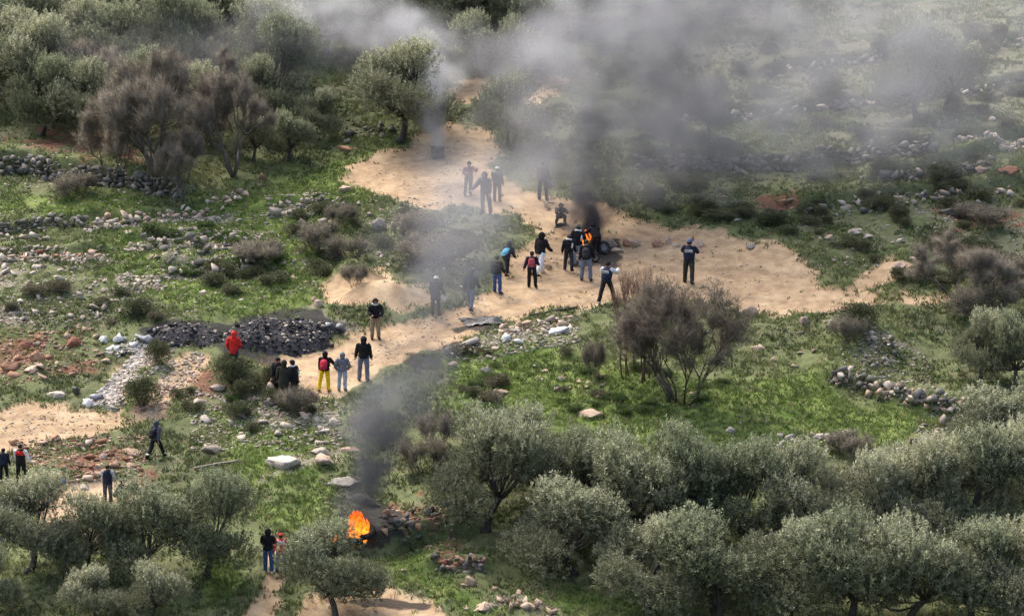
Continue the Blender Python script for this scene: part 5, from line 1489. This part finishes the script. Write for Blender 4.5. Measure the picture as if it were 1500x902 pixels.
    if vest:
        mb = MB(); mb.tube([J['pelvis'] + up_ * 0.10, J['waist'], J['chest'], J['chest'] + (J['neck'] - J['chest']) * 0.5, J['neck'] - (J['neck'] - J['chest']) * 0.2],
                           [(0.205, 0.165), (0.21, 0.168), (0.226, 0.172), (0.185, 0.16), (0.13, 0.12)], 16)
        link('body_armour_vest', mb.mesh('vest', cloth(vest)), o)
        bc = J['chest'] - fw * 0.185 - up_ * 0.02
        if abs(pose.get('lean', 0)) > 40: bc = J['chest'] - fw * 0.18
        bm = bmesh.new(); bmesh.ops.create_cube(bm, size=1.0); bmesh.ops.scale(bm, vec=(0.27, 0.02, 0.10), verts=bm.verts)
        bmesh.ops.bevel(bm, geom=bm.edges[:], offset=0.006, segments=1, affect='EDGES')
        me = bpy.data.meshes.new('patch'); bm.to_mesh(me); bm.free(); me.materials.append(cloth(WHITE))
        pt = link('name_patch', me, o, bc)
        link('lettering', LETTERS, pt, (0, -0.0135, 0), (R(90), 0, 0))
    if bag:
        b0 = J['chest'] - fw * 0.21 - up_ * 0.10
        V, Q = sphere_part(b0, (0.17, 0.13, 0.25), None, 14, 10, np.array([X3, fw, up_]))
        V = b0 + (V - b0) * (1 + 0.0)
        sq = (V - b0) @ np.array([X3, fw, up_]).T
        sq = np.sign(sq) * (np.abs(sq) / np.array([0.17, 0.13, 0.25])) ** 0.65 * np.array([0.15, 0.11, 0.22])
        V = sq @ np.array([X3, fw, up_]) + b0
        bo = link('backpack', np_mesh('backpack', V, [Q], cloth(bag), True), o)
        for s_ in (-1, 1):
            mb = MB(); mb.tube([J['neck'] + X3 * s_ * 0.10 - fw * 0.12 - up_ * 0.06, J['neck'] + X3 * s_ * 0.12 + up_ * 0.0, J['chest'] + X3 * s_ * 0.13 + fw * 0.15, J['waist'] + X3 * s_ * 0.19 + fw * 0.03], [(0.03, 0.012)] * 4, 6)
            link('strap', mb.mesh('strap', cloth(BLACK)), bo)
        pk, Q = sphere_part(b0 - fw * 0.10 - up_ * 0.07, (0.10, 0.04, 0.09), None, 10, 8, np.array([X3, fw, up_])); link('pocket', np_mesh('pocket', pk, [Q], cloth(tuple(min(1, c * 0.8 + 0.01) for c in bag)), True), bo)
    if extra_bag:
        q0 = J['wri' + extra_bag[0]] + v3(0, 0, -0.22)
        V, Q = sphere_part(v3(0, 0, 0), (0.13, 0.07, 0.16), None, 12, 8)
        hb = link('carried_bag', np_mesh('carried_bag', V, [Q], cloth(extra_bag[1]), True))
        M = Matrix.Translation(Vector(p)) @ Matrix.Rotation(-R(face), 4, 'Z') @ Matrix.Scale(s, 4)
        hb.location = M @ Vector(q0); hb.rotation_euler = (0, 0, -R(face))
        mb = MB(); mb.tube(np.array([(-0.06, 0, 0.13), (-0.03, 0, 0.22), (0.03, 0, 0.22), (0.06, 0, 0.13)]), [0.012] * 4, 6); link('handle', mb.mesh('handle', cloth(extra_bag[1])), hb)
        tag(hb, extra_bag[2], 'bag')
    if held == 'camera':
        c0 = (J['wril'] + J['wrir']) / 2 + fw * 0.06
        M = Matrix.Translation(Vector(p)) @ Matrix.Rotation(-R(face), 4, 'Z') @ Matrix.Scale(s, 4)
        bm = bmesh.new(); bmesh.ops.create_cube(bm, size=1.0); bmesh.ops.scale(bm, vec=(0.15, 0.07, 0.11), verts=bm.verts); bmesh.ops.bevel(bm, geom=bm.edges[:], offset=0.015, segments=2, affect='EDGES')
        me = bpy.data.meshes.new('camera_body'); bm.to_mesh(me); bm.free(); me.materials.append(M_RUBBER)
        co = empty('photo_camera', M @ Vector(c0), -R(face)); link('camera_body', me, co)
        mb = MB(); mb.tube(np.array([(0, 0.03, 0), (0, 0.10, 0), (0, 0.20, 0)]), [0.04, 0.045, 0.05], 12); link('lens', mb.mesh('lens', M_RUBBER), co)
        tag(co, 'black camera held up by the ' + ('helmeted person' if head == 'helmet' else 'person in the navy vest'), 'camera')
    return tag(o, label, 'person', 'people on the hillside')

STAND = {'leg_l': (3, 4, 5), 'leg_r': (-3, 3, 5)}
POCKET = {'leg_l': (2, 3, 5), 'leg_r': (-2, 3, 5), 'arm_l': (-6, 22, 48, 32), 'arm_r': (-6, 22, 48, 32)}
WALK = {'leg_l': (24, 10, 3), 'leg_r': (-16, 22, 3), 'arm_l': (-18, 10, 12, 0), 'arm_r': (20, 10, 22, 0), 'lean': 4}
WALK2 = {'leg_r': (26, 8, 3), 'leg_l': (-18, 20, 3), 'arm_r': (-18, 10, 12, 0), 'arm_l': (20, 10, 22, 0), 'lean': 5}
PHOTO = {'leg_l': (10, 8, 8), 'leg_r': (-10, 6, 8), 'arm_l': (48, 18, 85, 28), 'arm_r': (48, 18, 85, 28), 'lean': 5}
PHONE = {'leg_l': (3, 4, 4), 'leg_r': (-3, 3, 4), 'arm_l': (62, 26, 80, 14), 'arm_r': (30, 26, 90, 20)}
OUT = {'leg_l': (3, 4, 7), 'leg_r': (-3, 4, 7), 'arm_r': (38, 34, 22, 0), 'arm_l': (4, 14, 18, 0)}
CLIMB = {'leg_l': (48, 42, 5), 'leg_r': (-14, 12, 5), 'arm_l': (30, 14, 30, 0), 'arm_r': (20, 14, 40, 0), 'lean': 28}
SQUAT = {'leg_l': (108, 142, 10), 'leg_r': (104, 138, 10), 'arm_l': (62, 14, 40, 22), 'arm_r': (62, 14, 45, 22), 'lean': 34, 'head': -14, 'fixed': True}
BEND = {'leg_l': (20, 16, 6), 'leg_r': (8, 18, 6), 'arm_l': (50, 14, 20, 5), 'arm_r': (55, 14, 20, 5), 'lean': 42, 'head': -10}
STRIDE = {'leg_l': (-24, 6, 6), 'leg_r': (22, 14, 8), 'arm_l': (40, 24, 70, 30), 'arm_r': (50, 30, 70, 20), 'lean': 8}

person(343, 543, 484, 15, 'person in bright red hooded jacket behind the red earth mound', POCKET, REDC, DARKTR, coat=0.14)
person(409, 583, 521, -160, 'person in black hooded jacket, rearmost of the three by the dark bush', STAND, BLACK, BLACK, 'hat')
person(416, 590, 527, 10, 'person in long dark olive coat standing in front of the dark bush', STAND, OLIVED, OLIVED, 'hood', coat=0.25)
person(432, 590, 526, -60, 'person in black jacket with pale collar, rightmost of the three by the bush', POCKET, BLACK, BLACK, 'hat', scarf=WHITE)
person(476, 573, 514, 12, 'person in black jacket and bright yellow trousers with red backpack', OUT, BLACK, YELLOW, 'hood', bag=(0.55, 0.03, 0.06), shoes=BROWN)
person(502, 572, 515, 5, 'person in grey hooded jacket and light blue jeans beside the yellow trousers', POCKET, GREY, JEANL, 'hood', shoes=CHAR)
person(533, 558, 492, 5, 'person in black hooded jacket and grey jeans right of the grey jacket', STAND, BLACK, JEANG, 'hood')
person(550, 496, 436, 172, 'person facing downhill in black jacket, white face scarf and khaki trousers', POCKET, BLACK, KHAKI, 'hood', scarf=WHITE)
person(638, 462, 404, 20, 'person in long dark grey coat with white headscarf on the track in smoke', STAND, CHAR, BROWN, 'hat', WHITE, coat=0.22, extra_bag=('r', WHITE, 'white plastic bag carried by the person in the long grey coat'))
person(689, 455, 395, 20, 'person in dark green hooded jacket and grey jeans stepping up the track', WALK, (0.025, 0.032, 0.033), JEANG, 'hood')
person(728, 430, 374, 25, 'person in black jacket and blue jeans with a bag at the hip', STAND, BLACK, JEANB, 'hat', bag=BLACK)
person(741, 404, 351, 30, 'person in dark clothes with turquoise backpack climbing the rubble', CLIMB, NAVY, BLACK, 'hood', bag=TURQ, height=1.62)
person(779, 421, 368, 5, 'person in navy jacket with red and white bag on the back', STAND, NAVY, BLACK, 'hat', bag=(0.42, 0.07, 0.09))
person(792, 404, 340, 40, 'person in black hooded jacket and white trousers striding right', WALK, BLACK, WHITE, 'hood')
person(833, 397, 343, 15, 'person in black jacket with white scarf, left of the roadside fire', STAND, BLACK, DARKTR, 'cap', DGREY, scarf=WHITE)
person(846, 391, 329, 20, 'person in black with grey cap and light blue jeans at the roadside flame', POCKET, BLACK, JEANL, 'cap', DGREY, scarf=WHITE)
person(859, 411, 350, 10, 'person with black backpack and grey jeans standing before the roadside fire', dict(STAND, leg_l=(3, 4, 9), leg_r=(-3, 3, 9)), BLACK, JEANG, 'hair', bag=CHAR)
person(874, 378, 322, -20, 'person in black half hidden by black smoke behind the tyres', BEND, BLACK, BLACK, 'hood', height=1.65)
person(888, 444, 383, 25, 'person in navy vest with white patch, white sleeves and white shoes', STRIDE, NAVY, BLACK, 'hat', BLACK, shoes=WHITE, vest=(0.018, 0.026, 0.055), sleeve=WHITE, held='camera')
person(1009, 416, 350, 10, 'helmeted person in navy vest with white patch behind the dense thicket', PHOTO, NAVY, (0.032, 0.036, 0.028), 'helmet', (0.10, 0.13, 0.20), vest=(0.018, 0.024, 0.042), held='camera')
person(820, 328, 293, 170, 'person in dark clothes squatting on the dirt', SQUAT, CHAR, CHAR, 'hood', height=1.72)
person(687, 288, 236, 165, 'person in dull red top with hand raised to the head, in smoke', PHONE, MAROON, DGREY, 'hat')
person(711, 314, 251, 200, 'person in dark grey with arm out, lowest of the three in smoke', dict(OUT), DGREY, DGREY, 'hood')
person(728, 296, 244, 10, 'person with white cap in dark clothes, in smoke', STAND, DGREY, DGREY, 'cap', WHITE)
person(795, 294, 237, 15, 'person in dark clothes beside the smoke column with a blue bag', STAND, CHAR, CHAR, 'hat', extra_bag=('r', (0.10, 0.16, 0.42), 'blue bag carried by the person beside the smoke column'))
person(228, 672, 615, 35, 'person in grey hooded jacket walking, black trousers with white ankle bands', WALK2, (0.075, 0.08, 0.10), BLACK, 'hood', bag=BLACK, bands=WHITE)
person(6, 706, 655, 0, 'person in navy jacket cut by the left edge', STAND, NAVY, BLACK, 'hat')
person(31, 708, 648, 8, 'person in red, white and black jacket near the left edge', dict(STAND, arm_r=(6, 24, 14, 0)), BLACK, BLACK, 'hair', yoke=REDC, sleeve=WHITE)
person(158, 738, 679, 5, 'person in dark vest over pale sleeves and grey trousers', STAND, NAVY, DGREY, 'hair', sleeve=(0.45, 0.46, 0.5), vest=None)
person(171, 738, 710, 60, 'person in dark clothes squatting beside the dark vest', SQUAT, CHAR, BLACK, 'hair', height=1.6)
person(393, 838, 772, 15, 'person in black hooded jacket and blue jeans on the footpath by the lower fire', POCKET, BLACK, JEANB, 'hood', shoes=WHITE)
person(412, 838, 779, -10, 'person in red and white top half hidden by the silvery olive', STAND, (0.55, 0.05, 0.05), JEANG, 'hat', (0.5, 0.04, 0.04), yoke=(0.6, 0.45, 0.43))

# ------------------------------------------------------------------ smoke
def smoke_mat(name, col, dens, aniso=0.2):
    m = bpy.data.materials.new(name); m.use_nodes = True; nt = m.node_tree
    nt.nodes.remove(nt.nodes['Principled BSDF'])
    pv = N(nt, 'ShaderNodeVolumePrincipled')
    pv.inputs['Color'].default_value = (*col, 1); pv.inputs['Density'].default_value = dens; pv.inputs['Anisotropy'].default_value = aniso
    nt.links.new(pv.outputs[0], nt.nodes['Material Output'].inputs['Volume'])
    return m

def smoke(name, spine, voxel, mat, label, seed, nscale=0.55, cut=(0.36, 0.62), warp=0.9):
    """spine rows: photo pixel u, v, depth shift uphill in m, radius in m, density per m.
    The plume is a real volume that stands over its fire and drifts up the slope."""
    pts = []
    for u, v, yoff, r, d in spine:
        t = (yoff - CAMP[1]) / ray(u, v)[1]
        q = CAMP + ray(u, v) * t
        pts.append((*q, r, d))
    pts = np.array(pts)
    seg = np.linalg.norm(np.diff(pts[:, :3], axis=0), axis=1); cum = np.concatenate([[0], np.cumsum(seg)])
    s = np.arange(0, cum[-1], 0.12)
    D = np.stack([np.interp(s, cum, pts[:, k]) for k in range(5)], 1)
    me = bpy.data.meshes.new(name); me.from_pydata([tuple(p) for p in D[:, :3]], [(i, i + 1) for i in range(len(D) - 1)], [])
    for nm, col in (('plume_radius', 3), ('plume_density', 4)):
        a = me.attributes.new(nm, 'FLOAT', 'POINT'); a.data.foreach_set('value', D[:, col].astype(np.float32))
    me.materials.append(mat)
    o = link(name, me)
    lo = (D[:, :3] - D[:, 3:4]).min(0) - 0.3; hi = (D[:, :3] + D[:, 3:4]).max(0) + 0.3
    ng = bpy.data.node_groups.new(name, 'GeometryNodeTree')
    ng.interface.new_socket('Geometry', in_out='INPUT', socket_type='NodeSocketGeometry')
    ng.interface.new_socket('Geometry', in_out='OUTPUT', socket_type='NodeSocketGeometry')
    gi = ng.nodes.new('NodeGroupInput'); go = ng.nodes.new('NodeGroupOutput')
    L = ng.links.new
    def G(t, **kw): return N(ng, t, **kw)
    pos = G('GeometryNodeInputPosition')
    off = G('ShaderNodeVectorMath', operation='ADD'); off.inputs[1].default_value = (seed * 3.7, seed * 1.3, seed * 2.1); L(pos.outputs[0], off.inputs[0])
    nz = G('ShaderNodeTexNoise', i_Scale=0.42, i_Detail=2.0); L(off.outputs[0], nz.inputs['Vector'])
    sub = G('ShaderNodeVectorMath', operation='SUBTRACT'); sub.inputs[1].default_value = (0.5, 0.5, 0.5); L(nz.outputs['Color'], sub.inputs[0])
    sca = G('ShaderNodeVectorMath', operation='SCALE'); L(sub.outputs[0], sca.inputs[0])
    sn0 = G('GeometryNodeSampleNearest', domain='POINT'); L(gi.outputs[0], sn0.inputs['Geometry'])
    def samp(sn, attr_out, dt):
        si = G('GeometryNodeSampleIndex', data_type=dt, domain='POINT')
        L(gi.outputs[0], si.inputs['Geometry']); L(attr_out, si.inputs['Value']); L(sn.outputs[0], si.inputs['Index'])
        return si.outputs[0]
    na = G('GeometryNodeInputNamedAttribute', data_type='FLOAT'); na.inputs[0].default_value = 'plume_radius'
    nd = G('GeometryNodeInputNamedAttribute', data_type='FLOAT'); nd.inputs[0].default_value = 'plume_density'
    r0 = samp(sn0, na.outputs[0], 'FLOAT')
    L(mth(ng, 'MULTIPLY', r0, warp), sca.inputs['Scale'])
    wp = G('ShaderNodeVectorMath', operation='ADD'); L(pos.outputs[0], wp.inputs[0]); L(sca.outputs[0], wp.inputs[1])
    sn = G('GeometryNodeSampleNearest', domain='POINT'); L(gi.outputs[0], sn.inputs['Geometry']); L(wp.outputs[0], sn.inputs['Sample Position'])
    c = samp(sn, pos.outputs[0], 'FLOAT_VECTOR'); r = samp(sn, na.outputs[0], 'FLOAT'); d = samp(sn, nd.outputs[0], 'FLOAT')
    df = G('ShaderNodeVectorMath', operation='DISTANCE'); L(wp.outputs[0], df.inputs[0]); L(c, df.inputs[1])
    q = mth(ng, 'DIVIDE', df.outputs['Value'], r)
    fall = G('ShaderNodeMapRange', interpolation_type='SMOOTHERSTEP', i_1=1.0, i_2=0.1); L(q, fall.inputs[0])
    sca2 = G('ShaderNodeVectorMath', operation='SCALE'); L(sub.outputs[0], sca2.inputs[0]); sca2.inputs['Scale'].default_value = 1.6
    of2 = G('ShaderNodeVectorMath', operation='ADD'); L(off.outputs[0], of2.inputs[0]); L(sca2.outputs[0], of2.inputs[1])
    n2 = G('ShaderNodeTexNoise', i_Scale=nscale, i_Detail=6.0, i_Roughness=0.62); L(of2.outputs[0], n2.inputs['Vector'])
    nn = G('ShaderNodeMapRange', i_1=cut[0], i_2=cut[1], i_3=0.06, i_4=1.0); L(n2.outputs[0], nn.inputs[0])
    dens = mth(ng, 'MULTIPLY', mth(ng, 'MULTIPLY', fall.outputs[0], nn.outputs[0]), d)
    vc = G('GeometryNodeVolumeCube')
    L(dens, vc.inputs['Density']); vc.inputs['Min'].default_value = tuple(lo); vc.inputs['Max'].default_value = tuple(hi)
    for k, ax in enumerate('XYZ'): vc.inputs['Resolution ' + ax].default_value = max(8, int((hi[k] - lo[k]) / voxel))
    sm = G('GeometryNodeSetMaterial'); sm.inputs['Material'].default_value = mat
    L(vc.outputs[0], sm.inputs[0]); L(sm.outputs[0], go.inputs[0])
    md = o.modifiers.new('plume', 'NODES'); md.node_group = ng
    return tag(o, label, 'smoke', kind='stuff')

M_SM_DARK = smoke_mat('black_smoke', (0.14, 0.148, 0.172), 1.7)
M_SM_MID = smoke_mat('dark_grey_smoke', (0.40, 0.415, 0.46), 1.7)
M_SM_GREY = smoke_mat('grey_smoke', (0.60, 0.61, 0.65), 1.7)
M_SM_WHITE = smoke_mat('white_smoke', (0.85, 0.86, 0.88), 2.0)
Y1 = float(ground_at(862, 362)[1]); Y2 = float(ground_at(523, 793)[1]); Y3 = float(ground_at(641, 232)[1])
smoke('black_smoke_column', [(864, 352, Y1 + 0.3, 0.8, 3.8), (867, 328, Y1 + 0.5, 1.15, 3.4), (862, 300, Y1 + 0.8, 1.8, 1.7), (872, 260, Y1 + 1.2, 2.8, 0.60), (866, 210, Y1 + 1.6, 3.5, 0.34),
                             (890, 150, Y1 + 2.2, 4.0, 0.24), (925, 90, Y1 + 3, 4.4, 0.15), (1000, 30, Y1 + 4, 4.8, 0.16), (1090, -10, Y1 + 5, 5.0, 0.15), (1200, -40, Y1 + 6, 5.0, 0.1)], 0.15, M_SM_DARK,
      'dense black smoke column rising from the roadside tyre fire', 1, 0.62, (0.40, 0.60), 2.6)
smoke('grey_smoke_veil', [(720, 170, Y1 + 5, 2.4, 0.05), (790, 120, Y1 + 5.5, 3.8, 0.14), (860, 70, Y1 + 6, 5.4, 0.20), (960, 60, Y1 + 7, 6.4, 0.21), (1080, 60, Y1 + 8, 6.8, 0.19), (1200, 60, Y1 + 9, 6.8, 0.15), (1320, 60, Y1 + 10, 6.4, 0.12), (1450, 40, Y1 + 11, 6.0, 0.09), (1580, 10, Y1 + 12, 5.5, 0.08)],
      0.3, M_SM_GREY, 'grey smoke veil drifting over the upper right slope', 2, 0.24, (0.34, 0.66), 1.8)
smoke('lower_grey_smoke', [(640, 262, Y1 - 1.0, 2.2, 0.07), (700, 262, Y1 - 1.0, 2.8, 0.13), (750, 265, Y1 - 1.0, 3.2, 0.16), (800, 245, Y1 + 0.5, 3.5, 0.18), (860, 210, Y1 + 1.5, 4.0, 0.20), (940, 200, Y1 + 3, 4.4, 0.18), (1020, 205, Y1 + 4, 4.2, 0.14), (1120, 190, Y1 + 5, 4.2, 0.11), (1240, 190, Y1 + 6, 4.2, 0.09), (1370, 190, Y1 + 7, 4.2, 0.07), (1500, 200, Y1 + 8, 4.0, 0.05)],
      0.26, M_SM_GREY, 'thin grey smoke hanging around the people on the upper clearing', 3, 0.36, (0.30, 0.66), 1.8)
smoke('drifting_smoke', [(600, 470, Y2 + 8, 1.4, 0.08), (640, 410, Y2 + 10, 2.2, 0.18), (665, 360, Y2 + 12, 2.9, 0.22), (690, 320, Y2 + 14, 2.8, 0.17), (650, 270, Y2 + 17, 2.4, 0.08), (590, 330, Y2 + 15, 2.2, 0.08)],
      0.24, M_SM_MID, 'faint smoke drifting over the dark shrubs left of the people', 4, 0.45, (0.30, 0.68), 1.6)
smoke('dark_smoke_plume', [(512, 785, Y2 + 0.3, 0.8, 2.0), (514, 750, Y2 + 0.6, 1.3, 1.7), (540, 705, Y2 + 1.0, 1.2, 1.2), (556, 660, Y2 + 1.4, 1.2, 0.85), (568, 615, Y2 + 2.0, 1.8, 0.46), (598, 570, Y2 + 3, 2.1, 0.36), (618, 530, Y2 + 4, 1.9, 0.26), (632, 490, Y2 + 5.5, 1.7, 0.15), (640, 450, Y2 + 7, 1.8, 0.08)],
      0.14, M_SM_DARK, 'dark smoke plume rising from the lower fire', 5, 0.75, (0.36, 0.60), 1.8)
smoke('side_smoke', [(470, 620, Y2 + 2.5, 0.8, 0.12), (515, 615, Y2 + 2.3, 1.4, 0.24), (560, 600, Y2 + 2.5, 1.7, 0.26), (610, 570, Y2 + 3.2, 1.6, 0.22), (640, 530, Y2 + 3.5, 1.2, 0.14)], 0.2, M_SM_MID,
      'grey smoke spreading sideways from the lower plume', 6, 0.6, (0.34, 0.62), 1.6)
smoke('white_smoke_plume', [(640, 218, Y3 + 0.1, 0.4, 1.3), (638, 200, Y3 + 0.3, 0.85, 1.1), (630, 165, Y3 + 0.7, 1.4, 0.55), (646, 130, Y3 + 2.5, 1.6, 0.26), (630, 85, Y3 + 5.5, 2.0, 0.13), (570, 35, Y3 + 8, 2.8, 0.15), (500, 15, Y3 + 9, 3.0, 0.14), (420, 10, Y3 + 9, 2.8, 0.08)],
      0.17, M_SM_WHITE, 'white smoke rising from the square bin on the clearing', 7, 0.7, (0.36, 0.60), 2.0)
smoke('tree_top_smoke', [(120, 90, Y3 + 4, 3.0, 0.02), (300, 80, Y3 + 5, 3.2, 0.04), (440, 60, Y3 + 6, 3.2, 0.06), (600, 60, Y3 + 6, 2.6, 0.08), (680, 80, Y3 + 6, 2.6, 0.14), (750, 90, Y3 + 6, 2.6, 0.16), (810, 60, Y3 + 6, 2.8, 0.15)], 0.28, M_SM_GREY,
      'thin blue grey smoke before the olive trees behind the clearing', 8, 0.4, (0.30, 0.65), 1.6)
